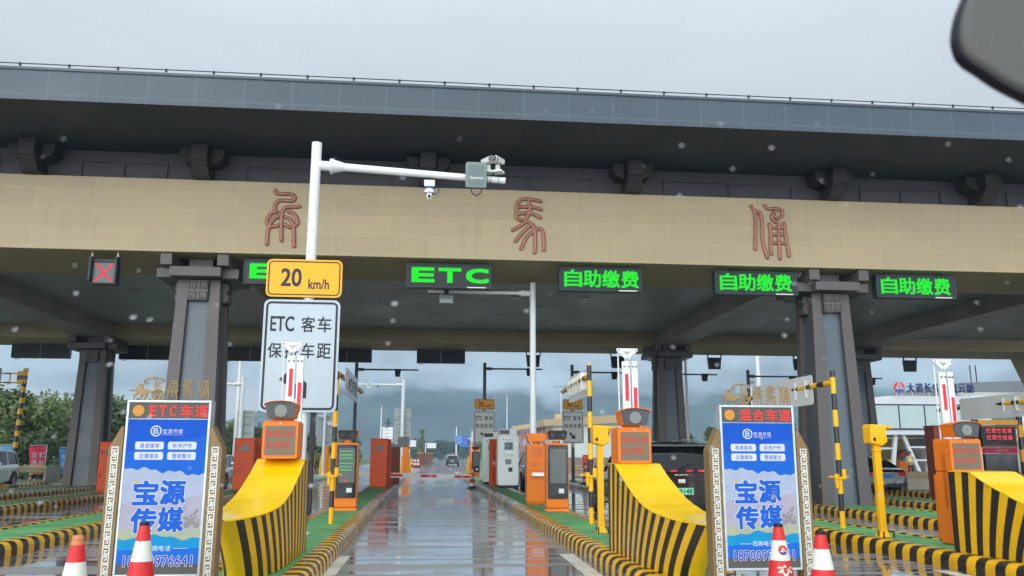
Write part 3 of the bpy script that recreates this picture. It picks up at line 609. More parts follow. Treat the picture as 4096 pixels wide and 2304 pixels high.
# ------------------------------------------------------------------ toll displays
M_taupe = mat('unlit_led_face', (112, 102, 84), 0.42, 0, 0.05); M_ledr = screen('red_led', (240, 84, 70), 1.15, .0065)
def toll_head(t, x0, x1, z0, z1, y, depth, yaw=0):
    """hooded traffic-light head: trapezoid box with a grey lens plate"""
    w2 = (x1 - x0) / 2; xc = (x0 + x1) / 2; s_ = .8
    def tr(w_, g): return [(xc - w_ * s_ + g, z0 + g), (xc + w_ * s_ - g, z0 + g), (xc + w_ - g, z1 - .035 - g), (xc + w_ * .55, z1 - .008 - g), (xc, z1 - g), (xc - w_ * .55, z1 - .008 - g), (xc - w_ + g, z1 - .035 - g)]
    MB().prism(tr(w2, 0), y, y + depth, 'y').prism([(xc - w2 - .008, z1 - .05), (xc - w2 + .004, z1 - .03), (xc - w2 * .55, z1 - .004), (xc, z1 + .004), (xc + w2 * .55, z1 - .004), (xc + w2 - .004, z1 - .03), (xc + w2 + .008, z1 - .05), (xc + w2 + .004, z1 - .022), (xc + w2 * .55, z1 + .006), (xc, z1 + .013), (xc - w2 * .55, z1 + .006), (xc - w2 - .004, z1 - .022)], y - .04, y + depth * .6, 'y').build('hood', M_orange, t, .004)
    MB().prism(tr(w2 - .004, .004), y - .02, y - .002, 'y').build('lens_plate', M_lens, t)
    l = MB().disc(xc, (z0 + z1) / 2 - .01, (z1 - z0) * .36, y - .026, y - .021, 32)
    l.build('lens', mat('lens_disc', (92, 98, 96), .35, 0, .2, 60), t); d = MB()
    for rr in (.2, .45, .7, .95):
        for a in range(int(rr * 34)): d.disc(xc + rr * .34 * (z1 - z0) * math.cos(a * 6.283 / int(rr * 34)), (z0 + z1) / 2 - .01 + rr * .34 * (z1 - z0) * math.sin(a * 6.283 / int(rr * 34)), .004, y - .0285, y - .0265, 6)
    d.build('led_dots', M_fret, t)
def toll_display(loc, label, W=.44, H=.47, zb=0.0, depth=.44, full=False):
    t = thing('toll_display', label, 'toll display', loc, 0, 'orange toll displays'); h = W / 2
    if full:
        MB().box(-h, h, 0, depth, 0, zb + .001).build('cabinet_body', M_orange, t, .02)
        v = MB()
        for i in range(26): v.box(-h - .006, -h + .002, depth * .35, depth * .55, .5 + i * .03, .508 + i * .03)
        v.build('vent', M_dkred, t)
    MB().rbox(-h, h, 0, depth, zb, zb + H, .035, 0).build('shell', M_orange, t, .012)
    MB().box(-h + .035, h - .035, -.006, .002, zb + .045, zb + H - .065).build('screen', M_taupe, t)
    b = MB()
    for i, ch in enumerate('陕西交控'): b.text(ch, -h + .045 + i * .088 * W / .44, -h + .122 + i * .088 * W / .44, zb + H * .56, zb + H * .74, -.0065, .003, 0, .006)
    for i, ch in enumerate('欢迎您！'): b.text(ch, -h + .045 + i * .088 * W / .44, -h + .122 + i * .088 * W / .44 - (.05 if ch == '！' else 0), zb + H * .27, zb + H * .45, -.0065, .003, 0, .006)
    b.build('lettering', M_ledr, t); MB().disc(0, zb + H - .03, .012, -.003, .001, 12).build('badge', M_fret, t)
    if not full: MB().box(-.1, .1, .1, .3, zb + H, zb + H + .03).build('neck', M_orange, t)
    toll_head(t, -.2 * W / .44, .2 * W / .44, zb + H + .025, zb + H + .235, -.04, .3); return t
toll_display((2.705, 10.98, 1.305), 'orange toll display with red text on the barrier beside the black SUV')
toll_display((-1.8, 11.0, 1.36), 'orange toll display with red text in front of the large white lane sign')
toll_display((7.66, 11.6, .19), 'tall orange toll display cabinet with side vents at far right', .47, .47, 1.0, .42, True)

# ------------------------------------------------------------------ raised folding gate arms
def raised_gate(dx, dz, y, label):
    t = thing('barrier_gate', label, 'barrier gate', (2.98 + dx, y, .19), 0, 'raised folding gate arms'); Z = dz - .19
    MB().rbox(-.17, .17, -.14, .2, 0, .95, .03).build('housing', M_orange, t)
    for x0, x1, zt_, s0, s1 in ((-.07, .05, 2.8, 2.61, 2.21), (.07, .165, 2.8, 2.41, 1.99)):
        a = MB().hexa([(x0 + .01, -.03, .7), (x1 + .01, -.03, .7), (x1 + .01, .03, .7), (x0 + .01, .03, .7)], [(x0, -.03, zt_ + Z), (x1, -.03, zt_ + Z), (x1, .03, zt_ + Z), (x0, .03, zt_ + Z)]).build('arm', M_white, t, .008)
        xm = (x0 + x1) / 2; MB().box(xm - .022, xm + .03, -.034, -.0305, s1 + Z, s0 + Z).build('red_strip', M_bright_red, a)
    MB().tube((-.115, 0, .7), (-.125, 0, 2.96 + Z), .011, n=8).build('tie_rod', M_white, t)
    MB().prism([(-.155, 2.99 + Z), (.165, 2.99 + Z), (.165, 2.95 + Z), (.015, 2.82 + Z), (-.015, 2.82 + Z), (-.155, 2.95 + Z)], -.055, -.032, 'y').build('linkage_plate', M_white, t, .006)
    MB().prism([(-.065, 2.945 + Z), (.065, 2.945 + Z), (.0, 2.885 + Z)], -.058, -.0555, 'y').build('slot', M_steel, t)
    for x, z in ((-.125, 2.965), (.14, 2.965), (0, 2.84), (-.04, 2.72), (.025, 2.72), (.09, 2.72), (.14, 2.72)): MB().tube((x, -.03, z + Z), (x, -.062, z + Z), .01, n=8).build('bolt', M_dkmetal, t)
raised_gate(0, 0, 12.5, 'raised red and white gate arms behind the middle-right toll display')
raised_gate(-4.91, .02, 12.5, 'raised red and white gate arms in front of the large lane sign')
raised_gate(5.0, -.1, 12.5, 'raised red and white gate arms in front of the blue rooftop lettering')

# ------------------------------------------------------------------ LED lane boards with fret wings and gold cut-out emblem
M_poster = {k: screen('poster_' + k, c, e * 1.22) for k, c, e in (('blue', (20, 108, 222), .8), ('deep', (12, 92, 214), .8), ('cloud', (178, 194, 222), .8), ('haze', (182, 182, 204), .78), ('sand', (176, 190, 160), .8), ('sea', (14, 150, 212), .85), ('seablue', (24, 110, 218), .85), ('white', (214, 222, 250), .9), ('text', (26, 100, 214), .85), ('purple', (72, 78, 170), .8), ('tree', (150, 152, 150), .8), ('yellow', (212, 190, 60), .85))}
M_hdr = mat('unlit_header', (84, 84, 76), .6, 0, .05); M_amber = screen('amber_led', (226, 160, 78), 1.05); M_redtxt = screen('red_header_led', (240, 66, 66), 1.6, .004)
FRET = [(0, 1), (1, 1), (1, .52), (.36, .52), (.36, .78), (.68, .78)]
def fret_strip(b, x, z0, z1, wd, y, m=0):
    h = .108; n = int((z1 - z0) / (h + .012)); th = .0088
    for i in range(n):
        zt = z1 - i * (h + .012)
        for pl in ([(0, -.5), (0, 0), (1, 0), (1, -.4), (.34, -.4), (.34, -.2), (.66, -.2)], [(0, -.5), (1, -.5), (1, -1), (0, -1), (0, -.6), (.66, -.6), (.66, -.8), (.34, -.8)]):
            P = [(x + wd * p[0], zt + h * p[1]) for p in pl]
            for k, (a, c) in enumerate(zip(P, P[1:])): b.box(min(a[0], c[0]) - th / 2, max(a[0], c[0]) + th / 2, y - .004 - .0001 * (k % 3), y, min(a[1], c[1]) - th / 2, max(a[1], c[1]) + th / 2, m)
def emblem(t, x0, x1, z0, sc):
    """gold horse-and-chariot cut-out and three seal letters standing on the board top"""
    g = MB(); K = (x1 - x0) / 2195.0
    X = lambda px: x0 + (px - 115) * K; Z = lambda py: z0 + (735 - py) * K
    def poly(P): g.prism([(X(a), Z(c)) for a, c in P], -.012, .0, 'y')
    def st(P, r): g.path([(X(a), -.006, Z(c)) for a, c in P], r * K, 8, sub=4, squash=.7)
    poly([(235, 465), (300, 420), (330, 350), (400, 330), (455, 360), (470, 430), (560, 415), (640, 440), (700, 475), (780, 450), (790, 490), (720, 520), (650, 530), (600, 590), (520, 610), (420, 600), (330, 570), (270, 525)])
    st([(250, 460), (180, 455), (125, 480)], 22); st([(350, 290), (420, 290), (465, 335), (460, 360)], 24); st([(300, 400), (330, 355), (440, 350)], 26)
    st([(330, 560), (270, 600), (240, 590)], 24); st([(300, 590), (240, 650), (240, 720)], 20); st([(480, 600), (430, 640), (420, 655)], 24); st([(600, 580), (590, 620), (520, 690)], 24)
    st([(480, 210), (560, 150), (700, 115), (780, 110), (900, 130), (1045, 165)], 26); st([(480, 210), (530, 270), (570, 285)], 20); st([(540, 215), (590, 250), (620, 235)], 16); st([(980, 165), (1025, 230)], 17); st([(770, 85), (772, 120)], 26)
    st([(790, 120), (793, 380)], 24); poly([(690, 370), (770, 360), (830, 335), (960, 340), (1020, 385), (1020, 405), (900, 392), (780, 405)]); st([(850, 330), (845, 245), (950, 235), (945, 310)], 14); st([(890, 250), (895, 330)], 16)
    c = (870, 575)
    st([(c[0] + 150 * math.cos(a * .3142), c[1] + 140 * math.sin(a * .3142)) for a in range(21)], 24)
    for a in range(0, 12): st([(c[0] + 30 * math.cos(a * .5236), c[1] + 30 * math.sin(a * .5236)), (c[0] + 132 * math.cos(a * .5236), c[1] + 124 * math.sin(a * .5236))], 9)
    st([(c[0] + 30 * math.cos(a * .785), c[1] + 30 * math.sin(a * .785)) for a in range(9)], 14); st([(500, 728), (1000, 728)], 12)
    ch = g.build('chariot_cutout', M_gold, t)
    for k, (pa, pb) in enumerate(((1115, 1460), (1530, 1850), (1960, 2310))):
        q = SEAL[k]; xs = [p[0] for s_ in q for p in s_]; zs = [p[1] for s_ in q for p in s_]; l = MB()
        for s_ in q: l.path([(X(pa + 25 + (p[0] - min(xs)) / (max(xs) - min(xs)) * (pb - pa - 50)), -.006, Z(690 - (p[1] - min(zs)) / (max(zs) - min(zs)) * 520)) for p in s_], 22 * K, 8, sub=4, squash=.7)
        for px in (pa + 40, pb - 40): l.tube((X(px), -.006, Z(735)), (X(px), -.006, Z(640)), .0035, n=6)
        l.build('gold_letter', M_gold, t)
def lane_board(loc, head, label, rz=0.0):
    t = thing('lane_board', label, 'LED board', loc, rz, 'LED lane boards with fret wings'); W = .31; z0, z1 = .53, 1.81
    MB().box(-W, W, .0, .11, z0, z1).box(-W, W, -.012, 0, z1 - .018, z1).box(-W, W, -.012, 0, z0, z0 + .018).box(-W, -W + .018, -.012, 0, z0 + .018, z1 - .018).box(W - .018, W, -.012, 0, z0 + .018, z1 - .018).build('frame', M_silver, t, .003)
    for s_ in (-1, 1): MB().box(s_ * .2 - .02, s_ * .2 + .02, .03, .08, 0, z0).build('leg', M_steel, t)
    sx0, sx1, sz0, sz1 = -W + .018, W - .018, z0 + .018, z1 - .018; sw, sh = sx1 - sx0, sz1 - sz0
    X = lambda u: sx0 + sw * u; Z = lambda v: sz1 - sh * v
    h = MB().box(sx0, sx1, -.004, .0, Z(.096), sz1).build('header', M_hdr, t)
    MB().disc(X(.115), Z(.049), .042, -.007, -.0045).build('amber_dot', M_amber, h)
    b = MB()
    if head[0] == 'E':
        for i, ch in enumerate('ETC'): b.text(ch, X(.255 + i * .125), X(.34 + i * .125), Z(.083), Z(.017), -.0045, .003, 0, .03)
        for i, ch in enumerate('车道'): b.text(ch, X(.635 + i * .19), X(.805 + i * .19), Z(.088), Z(.012), -.0045, .003, 0, .014)
    else:
        for i, ch in enumerate(head): b.text(ch, X(.25 + i * .19), X(.42 + i * .19), Z(.088), Z(.012), -.0045, .003, 0, .014)
    b.build('header_lettering', M_redtxt, h)
    P = MB(); mk_ = list(M_poster); mi = {k: i for i, k in enumerate(mk_)}
    def lay(poly, y, k): P.add([(X(u), y, Z(v)) for u, v in poly], [tuple(range(len(poly)))], mi[k])
    rnd = random.Random(4)
    wav = lambda f, n: [(i / n, f(i / n)) for i in range(n + 1)]
    P.box(sx0, sx1, -.004, 0, Z(.94), Z(.1), mi['cloud'])
    lay([(0, .1), (1, .1)] + wav(lambda u: .385 + .045 * u + .008 * math.sin(u * 17) + .006 * math.sin(u * 41 + 1), 44)[::-1], -.0045, 'blue')
    lay([(0, .1), (1, .1), (1, .2), (.6, .235), (.3, .26), (0, .3)], -.005, 'deep')
    lay([(0, .6), (.3, .56), (.7, .57), (1, .54), (1, .75), (0, .75)], -.0045, 'haze')
    for i in range(14): u = rnd.uniform(.72, .97); v = rnd.uniform(.62, .73); r = rnd.uniform(.02, .05); lay([(u + r * math.cos(a * .7) * rnd.uniform(.7, 1.2), v + r * .45 * math.sin(a * .7) * rnd.uniform(.7, 1.2)) for a in range(9)], -.005 - i * .00005, 'tree')
    lay(wav(lambda u: .745 + .004 * math.sin(u * 23), 20) + [(1, .81), (0, .81)], -.006, 'sand')
    lay(wav(lambda u: .79 + .012 * math.sin(u * 9 + .5) + .006 * math.sin(u * 26), 40) + [(1, .94), (0, .94)], -.0065, 'sea')
    lay([(0, .865), (1, .85), (1, .94), (0, .94)], -.007, 'seablue')
    for r, k in ((.075, 'white'), (.06, 'blue')): P.disc(X(.355), Z(.17), r * sw * .93, -.006 - (.075 - r) * .02, -.0052, 28, mi[k])
    P.text('B', X(.325), X(.385), Z(.187), Z(.153), -.0064, .0006, mi['white'], .0)
    for i, ch in enumerate('宝源传媒'): P.text(ch, X(.44 + i * .065), X(.495 + i * .065), Z(.186), Z(.158), -.0055, .001, mi['white'], 0)
    P.box(X(.44), X(.69), -.0065, -.0055, Z(.1935), Z(.192), mi['white'])
    for i, (tx, u, v) in enumerate((('高速媒体', .11, .234), ('城市户外', .52, .234), ('交通媒体', .11, .295), ('营销整合', .52, .295))):
        P.prism(rrect(X(u), X(u + .355), Z(v + .046), Z(v), .012), -.0065, -.0052, 'y', mi['white'])
        for j, c in enumerate(tx): P.text(c, X(u + .06 + j * .062), X(u + .115 + j * .062), Z(v + .038), Z(v + .009), -.0068, .0008, mi['text'], .01)
    for ch, u, v in (('宝', .145, .468), ('源', .48, .465), ('传', .145, .628), ('媒', .48, .622)):
        P.heavy(ch, X(u), X(u + .295), Z(v + .133), Z(v), -.0075, .0085, mi['white']); P.heavy(ch, X(u), X(u + .295), Z(v + .133), Z(v), -.0095, .0055, mi['text'])
    P.box(X(.13), X(.19), -.0055, -.0048, Z(.495), Z(.463), mi['yellow'])
    for j, c in enumerate('招商电话'): P.text(c, X(.35 + j * .078), X(.415 + j * .078), Z(.869), Z(.837), -.0075, .001, mi['white'], 0)
    P.box(X(.18), X(.33), -.0085, -.0075, Z(.855), Z(.8525), mi['white']); P.box(X(.68), X(.86), -.0085, -.0075, Z(.855), Z(.8525), mi['white'])
    P.build('picture', [M_poster[k] for k in mk_], t)
    MB().box(sx0, sx1, -.004, 0, sz0, Z(.941)).box(X(0), X(1), -.0072, -.0045, Z(.941), Z(.94)).build('footer', M_hdr, t)
    b = MB(); num = '18700976641'
    for j, c in enumerate(num): u = .065 + j * .082; b.heavy(c, X(u), X(u + .06), Z(.955), Z(.895), -.0076, .0032, 0, 'c'); b.heavy(c, X(u), X(u + .06), Z(.955), Z(.895), -.009, .001, 1, 'c')
    b.build('phone_number', [M_poster['white'], M_poster['purple']], t)
    for s_ in (-1, 1):
        q = [(s_ * (W + .003), 1.6), (s_ * (W + .02), 1.62), (s_ * (W + .105), 1.45), (s_ * (W + .105), .05), (s_ * (W + .003), .05)]
        wg = MB().prism(q, -.02, .12, 'y').build('fret_wing', M_brown, t, .004)
        f = MB(); fret_strip(f, s_ * (W + .054) - .0225, .1, 1.46, .045, -.0205); f.build('fret_pattern', M_fret, wg)
    emblem(t, -W + .01, W - .02, z1, 1); return t
lane_board((-1.93, 6.72, 0), 'ETC车道', 'LED board headed ETC with gold chariot on top, left of the lane', -.02)
lane_board((2.665, 6.72, 0), '混合车道', 'LED board headed 混合车道 with gold chariot on top, right of the lane', .0)

# ------------------------------------------------------------------ cones
M_cr = mat('cone_red', (206, 44, 44), .42, 0, .12, 6, streak=.1); M_cw = mat('cone_white', (214, 214, 200), .4, 0, .1, 6, streak=.15); M_ctop = mat('cone_faded_orange', (206, 128, 84), .5, 0, .15, 8)
def cone(loc, label, cuts, r0=.19, r1=.03, H=.95, base=True, cap=None, group='traffic cones', plain=False):
    """cuts: list of (height, 'r' or 'w') from the ground up"""
    t = thing('traffic_cone', label, 'traffic cone', loc, 0, group); rr = lambda z: r0 + (r1 - r0) * z / H
    pr, ms, z = [(rr(.03), .03)], [], .03
    for h, c in cuts: pr.append((rr(h), h)); ms.append({'r': 0, 'w': 1, 'k': 2, 'o': 3}[c])
    MB().lathe(pr, 0, 0, 24, 0, True, ms).build('cone_body', [M_cr, M_cw, M_black, M_ctop], t)
    MB().lathe([(rr(H), H - .004), (rr(H) + .003, H), (rr(H) * .9, H + .018), (rr(H) * .5, H + .02)], 0, 0, 20).build('cap', cap or M_black, t)
    if base: MB().prism(rrect(-.24, .24, -.24, .24, .05), 0, .035, 'z').build('base', M_rubber, t)
    return t
c1 = cone((-1.83, 6.02, 0), "red and cream traffic cone standing before the ETC-lane board", [(.22, 'w'), (.34, 'r'), (.48, 'w'), (.60, 'w'), (.722, 'r'), (.85, 'w'), (.95, 'r')])
c2 = cone((-1.88, 5.05, 0), 'white traffic cone with red collar and faded orange top, left of the ETC board', [(.55, 'w'), (.665, 'w'), (.83, 'w'), (.92, 'r'), (.95, 'o')], cap=M_ctop)
c3 = cone((2.33, 5.6, 0), 'red cone with a round emblem and white character, before the mixed-lane board', [(.2, 'w'), (.739, 'r'), (.864, 'w'), (.95, 'r')])
c4 = cone((2.36, 5.05, 0), 'red and white cone with black cap at right foot of the mixed-lane board', [(.4, 'w'), (.75, 'r'), (.865, 'w'), (.95, 'r')])
b = MB().heavy('交', -.046, .046, .625, .715, 0, .0016)
b.move(lambda p: (p[0], -(.19 - .16 * p[2] / .95) * math.cos(min(1.2, abs(p[0]) / (.19 - .16 * p[2] / .95))) - .003 + (p[1] * .5), p[2])).build('character', M_cw, c3)
b = MB(); b.disc(0, .805, .03, 0, .002, 24, 0); b.prism([(-.027, .798), (.027, .798), (.023, .786), (.011, .777), (-.011, .777), (-.023, .786)], -.001, .0, 'y', 1); b.prism([(-.02, .793), (0, .823), (.022, .793), (.015, .793), (0, .811), (-.012, .793)], -.002, -.001, 'y', 2)
b.move(lambda p: (p[0], -(.19 - .16 * p[2] / .95) * math.cos(min(1.2, abs(p[0]) / (.19 - .16 * p[2] / .95))) - .004 + p[1], p[2])).build('emblem', [M_cr, mat('emblem_blue', (40, 70, 130), .4), M_cw], c3)
cone((2.11, 38.5, 0), 'red and white cone with square black foot at the gate arm tip', [(.1, 'k'), (.25, 'w'), (.4, 'r'), (.55, 'w'), (.68, 'r'), (.82, 'w'), (.95, 'r')], .15, .04)
cone((7.0, 37.5, .19), 'slim red and white cone in front of the far right white lane sign', [(.1, 'k'), (.25, 'w'), (.4, 'r'), (.55, 'w'), (.68, 'r'), (.82, 'w'), (.95, 'r')], .15, .04)
cone((-2.9, 36.5, 0), 'red and white cone left of the red cabinet beyond the striped post', [(.1, 'k'), (.3, 'w'), (.5, 'r'), (.7, 'w'), (.95, 'r')], .17, .04)
for i, (x, y, lb) in enumerate(((-1.96, 115.5, 'far red and white cone, leftmost of the row beside the brown median wall'), (-1.71, 118.7, 'far red and white cone, second from left beside the brown median wall'), (-1.2, 109.6, 'far red and white cone, third from left beside the brown median wall'), (-.8, 109.0, 'far red and white cone touching the near end of the brown median wall'), (1.5, 165, 'far red and white cone at the far end of the brown median wall'))):
    cone((x, y, 0), lb, [(.15, 'k'), (.32, 'r'), (.52, 'w'), (.72, 'r'), (.95, 'w'), (1.1, 'r')], .24, .07, 1.1, group='far cones by the median wall')
# ------------------------------------------------------------------ striped height-limit posts and their swung-open arms
M_clear_y = mat('post_yellow', (240, 178, 4), .35, 0, .06, 3, streak=.12)
def gantry(x, y, z1, label, arm_y=None, sign=None, latch=True, first=0, arm_x=0.2, az=None):
    t = thing('height_limit_gantry', label, 'height gantry', (x, y, .19), 0, 'striped height-limit gantries'); H = z1 - .19
    MB().bands((0, 0, 0), (0, 0, H), .045, (0, 1), .29, 16).build('post', [M_clear_y, M_blk], t)
    if latch: MB().box(-.09, .09, -.07, .05, .83, .87).tube((-.06, -.02, .68), (-.06, -.02, .92), .03, .045).box(-.2, .16, -.02, .02, .86, .885).box(.03, .1, -.05, .03, .87, 1.0).build('latch', M_clear_y, t, .004)
    if arm_y:
        zA = (az or (z1 - .22)) - .19
        MB().bands((0, .02, zA), (arm_x, arm_y, zA), .05, (0, 1), .3, 14).build('arm', [M_clear_y, M_blk], t)
        if sign:
            a, b_, s_ = sign; sp = MB().prism(rrect(a, b_, zA - .34, zA + .22, .06), s_ * .1 + arm_x * .4, s_ * .1 + arm_x * .4 + .012, 'x').build('sign_plate', mat('bare_aluminium', (196, 198, 194), .4, .0, .08, 2, streak=.15), t)
            n = 6
            for i in range(n):
                yy = a + (b_ - a) * (i + .5) / n; xx = arm_x * yy / arm_y
                MB().box(xx - .06, xx + .1, yy - .02, yy + .02, zA - .2, zA + .13).build('clamp', M_fret, t)
    return t
gantry(3.06, 15.85, 3.12, 'black and yellow post beside the yellow flash camera, arm swung back over the island', 4.15, (.6, 3.0, .5), arm_x=.16, az=2.9)
tL = gantry(-1.67, 16.2, 2.95, 'black and yellow post right of the large lane sign, white plate on its arm', 4.9, None, arm_x=.1, az=2.93)
pl = MB().prism(rrect(.2, 3.1, 2.36, 2.88, .06), .13, .145, 'x').build('sign_plate', M_signw, tL)
b = MB()
for i, ch in enumerate('小客车专用'): b.text(ch, .8 + i * .42, 1.17 + i * .42, 2.45, 2.78, 0, .003, 0, .02)
b.move(lambda p: (.146 - p[1], p[0], p[2])).build('lettering', M_signk, pl)
b = MB(); b.disc(.5, 2.62, .17, -.003, 0, 24, 0); b.disc(.5, 2.62, .13, -.005, -.003, 24, 1); b.move(lambda p: (.146 - p[1], p[0], p[2])).build('prohibition_disc', [M_bright_red, M_signw], pl)
gantry(7.24, 14.6, 2.92, 'black and yellow post in front of the right column, arm reaching left', 4.9, (.9, 3.9, -.5), arm_x=.2, az=2.71)
gantry(14.05, 18.2, 2.9, 'black and yellow arm with grey plate entering from the right picture edge', 4.7, (.3, 3.3, -.5), latch=False, arm_x=.35, az=2.7)
t = thing('height_limit_gantry', 'tall black and yellow gantry with twin-rail arm on the far left verge', 'height gantry', (-19.3, 43, .19), 0, 'striped height-limit gantries')
MB().bands((0, 0, 0), (.12, 0, 4.7), .11, (0, 1), .26, 14).build('post', [M_clear_y, M_blk], t)
b = MB()
for k in range(3): b.box(-.2, .2, -.1, .1, 4.55 + k * .2, 4.75 + k * .2, k % 2)
b.box(.06, .22, -.1, .1, 5.15, 5.3, 0).build('head_block', [M_clear_y, M_blk], t)
MB().bands((-.2, 0, 4.62), (-4, 0, 4.62), .035, (0, 1), .3, 8).build('lower_rail', [M_clear_y, M_blk], t); MB().bands((-.2, 0, 5.05), (-4, 0, 5.05), .035, (0, 1), .3, 8).build('upper_rail', [M_clear_y, M_blk], t)
MB().tube((-.55, 0, 4.55), (-.55, 0, 5.05), .03).build('strut', M_clear_y, t); MB().box(-4, -.95, -.06, -.03, 4.4, 5.3).build('sign_back', M_grey, t)

# ------------------------------------------------------------------ yellow flash-camera posts
def flash_post(loc, label, s=1.0, rz=0.0):
    t = thing('flash_camera_post', label, 'traffic camera', loc, rz, 'yellow flash-camera posts')
    MB().box(-.05, .05, -.05, .05, 0, 1.4).hexa([(-.09, -.09, 0), (.09, -.09, 0), (.09, .09, 0), (-.09, .09, 0)], [(-.052, -.052, .1), (.052, -.052, .1), (.052, .052, .1), (-.052, .052, .1)]).box(-.062, .062, -.062, .062, 1.3, 1.33).build('post', M_clear_y, t, .008)
    MB().prism([(-.12, 1.42), (.06, 1.38), (.15, 1.44), (.15, 1.5), (.13, 1.58), (.15, 1.64), (.13, 1.7), (-.11, 1.72), (-.125, 1.66)], -.1, .16, 'y').build('camera_box', M_clear_y, t, .02)
    MB().hexa([(.09, -.09, 1.66), (.26, -.09, 1.64), (.26, .12, 1.64), (.09, .12, 1.66)], [(.08, -.1, 1.705), (.2, -.1, 1.69), (.2, .13, 1.69), (.08, .13, 1.705)]).build('hood', M_clear_y, t, .012)
    MB().tube((.13, .02, 1.6), (.165, .02, 1.6), .045).build('lens', M_black, t); MB().box(-.09, -.045, -.106, -.1, 1.46, 1.51).build('plate', M_dkmetal, t)
    for x, y in ((-.08, -.08), (.08, -.08), (.08, .08), (-.08, .08)): MB().tube((x, y - .1, -.01), (x, y - .1, .1), .012, n=8).build('anchor_bolt', M_dkmetal, t)
    return t
flash_post((2.87, 14.05, .19), 'yellow flash-camera post beside the middle-right toll display')
flash_post((7.07, 12.98, .19), 'yellow flash-camera post in front of the right column and dark saloon')
t = flash_post((3.52, 58, .19), 'small distant yellow flash-camera post beside the far gate arm')

# ------------------------------------------------------------------ kiosks and cabinets
M_scr_off = mat('screen_off_grey', (84, 92, 86), .2, 0, .08, 1.0); M_green = screen('kiosk_green_glow', (120, 230, 160), .7); M_kw = mat('kiosk_white', (232, 240, 236), .35, 0, .05, 2, streak=.06)
def screen_kiosk(loc, label, lit=False, rz=0.0):
    """orange terminal with a tall black glass front and twin-lens black head"""
    t = thing('payment_kiosk', label, 'payment kiosk', loc, rz, 'orange payment kiosks')
    MB().box(-.25, .25, 0, .36, .07, 1.5).box(-.21, .21, .03, .33, 0, .072).build('shell', M_orange, t, .025)
    MB().hexa([(-.27, -.02, 0), (.27, -.02, 0), (.27, .38, 0), (-.27, .38, 0)], [(-.25, 0, .06), (.25, 0, .06), (.25, .36, .06), (-.25, .36, .06)]).build('foot', M_orange, t, .01)
    MB().rbox(-.225, .225, -.03, .005, .28, 1.46, .03).build('glass_front', M_dkglass, t, .01)
    s_ = MB().box(-.17, .19, -.034, -.03, .62, 1.38).build('screen', M_scr_off, t)
    if lit:
        b = MB(); rnd = random.Random(3)
        for r in range(6):
            x = -.15
            while x < .12: e = x + rnd.uniform(.012, .04); b.box(x, e, -.0365, -.0345, 1.3 - r * .075 - (.04 if r > 2 else 0), 1.318 - r * .075 - (.04 if r > 2 else 0)); x = e + rnd.uniform(.006, .02)
        b.build('lettering', screen('green_text', (70, 240, 120), 1.0), s_)
        MB().box(-.03, .04, -.0365, -.0345, .66, .68).box(-.04, .05, -.0365, -.0345, .63, .645).build('red_text', M_redtxt, s_)
    MB().box(.02, .14, -.036, -.03, .4, .5).build('label_plate', M_fret, t)
    MB().tube((0, .16, 1.49), (0, .16, 1.56), .09).build('neck', M_orange, t)
    MB().prism([(-.2, 1.58), (.2, 1.58), (.235, 1.75), (.2, 1.79), (-.2, 1.79), (-.235, 1.75)], .02, .3, 'y').build('head', M_orange, t, .012)
    h = MB().prism([(-.185, 1.58), (.185, 1.58), (.225, 1.75), (.19, 1.785), (-.19, 1.785), (-.225, 1.75)], -.03, .019, 'y').build('black_face', M_black, t, .008)
    for x in (-.12, .12): MB().disc(x, 1.68, .042, -.036, -.029, 18).build('eye_lens', M_dkglass, h)
    return t
screen_kiosk((2.98, 19.35, .19), 'orange kiosk with grey screen in black glass, beside the plain orange kiosk')
screen_kiosk((-1.76, 19.95, .19), 'orange kiosk with green text on its black screen, behind the left striped post', True)
t = screen_kiosk((3.05, 52, .19), 'slim dark-screened kiosk left of the white kiosks at the island end')
screen_kiosk((-6.35, 48.9, .19), 'distant black-screened kiosk left of the large lane sign foot', True)
t = thing('payment_kiosk', 'plain orange kiosk with square and round panels and a white tray', 'payment kiosk', (2.87, 22.1, .19), 0, 'orange payment kiosks')
MB().box(-.26, .25, 0, .4, .05, 1.51).box(-.23, .22, .03, .37, 0, .052).build('shell', M_orange, t, .02)
MB().box(-.12, .14, -.008, .001, 1.2, 1.45).build('square_grille', mat('orange_panel', (206, 110, 52), .45), t, .004); MB().disc(-.06, 1.02, .08, -.008, .001, 24).build('round_panel', mat('orange_panel', (206, 110, 52)), t)
MB().box(-.255, .245, -.004, .001, .845, .852).build('seam', M_dkred, t)
MB().box(-.13, .18, -.1, -.001, .71, .725).box(-.13, .18, -.012, -.002, .725, .8).build('tray', M_wet_white, t, .004)
MB().tube((0, .18, 1.5), (0, .18, 1.58), .09).build('neck', M_orange, t)
MB().prism([(-.22, 1.57), (.2, 1.57), (.25, 1.74), (.21, 1.79), (-.22, 1.79), (-.27, 1.73)], 0, .3, 'y').build('head', M_orange, t, .015)
for z in (.5, .55, .9): MB().box(-.268, -.258, .1, .14, z, z + .06).build('lock', M_dkmetal, t)
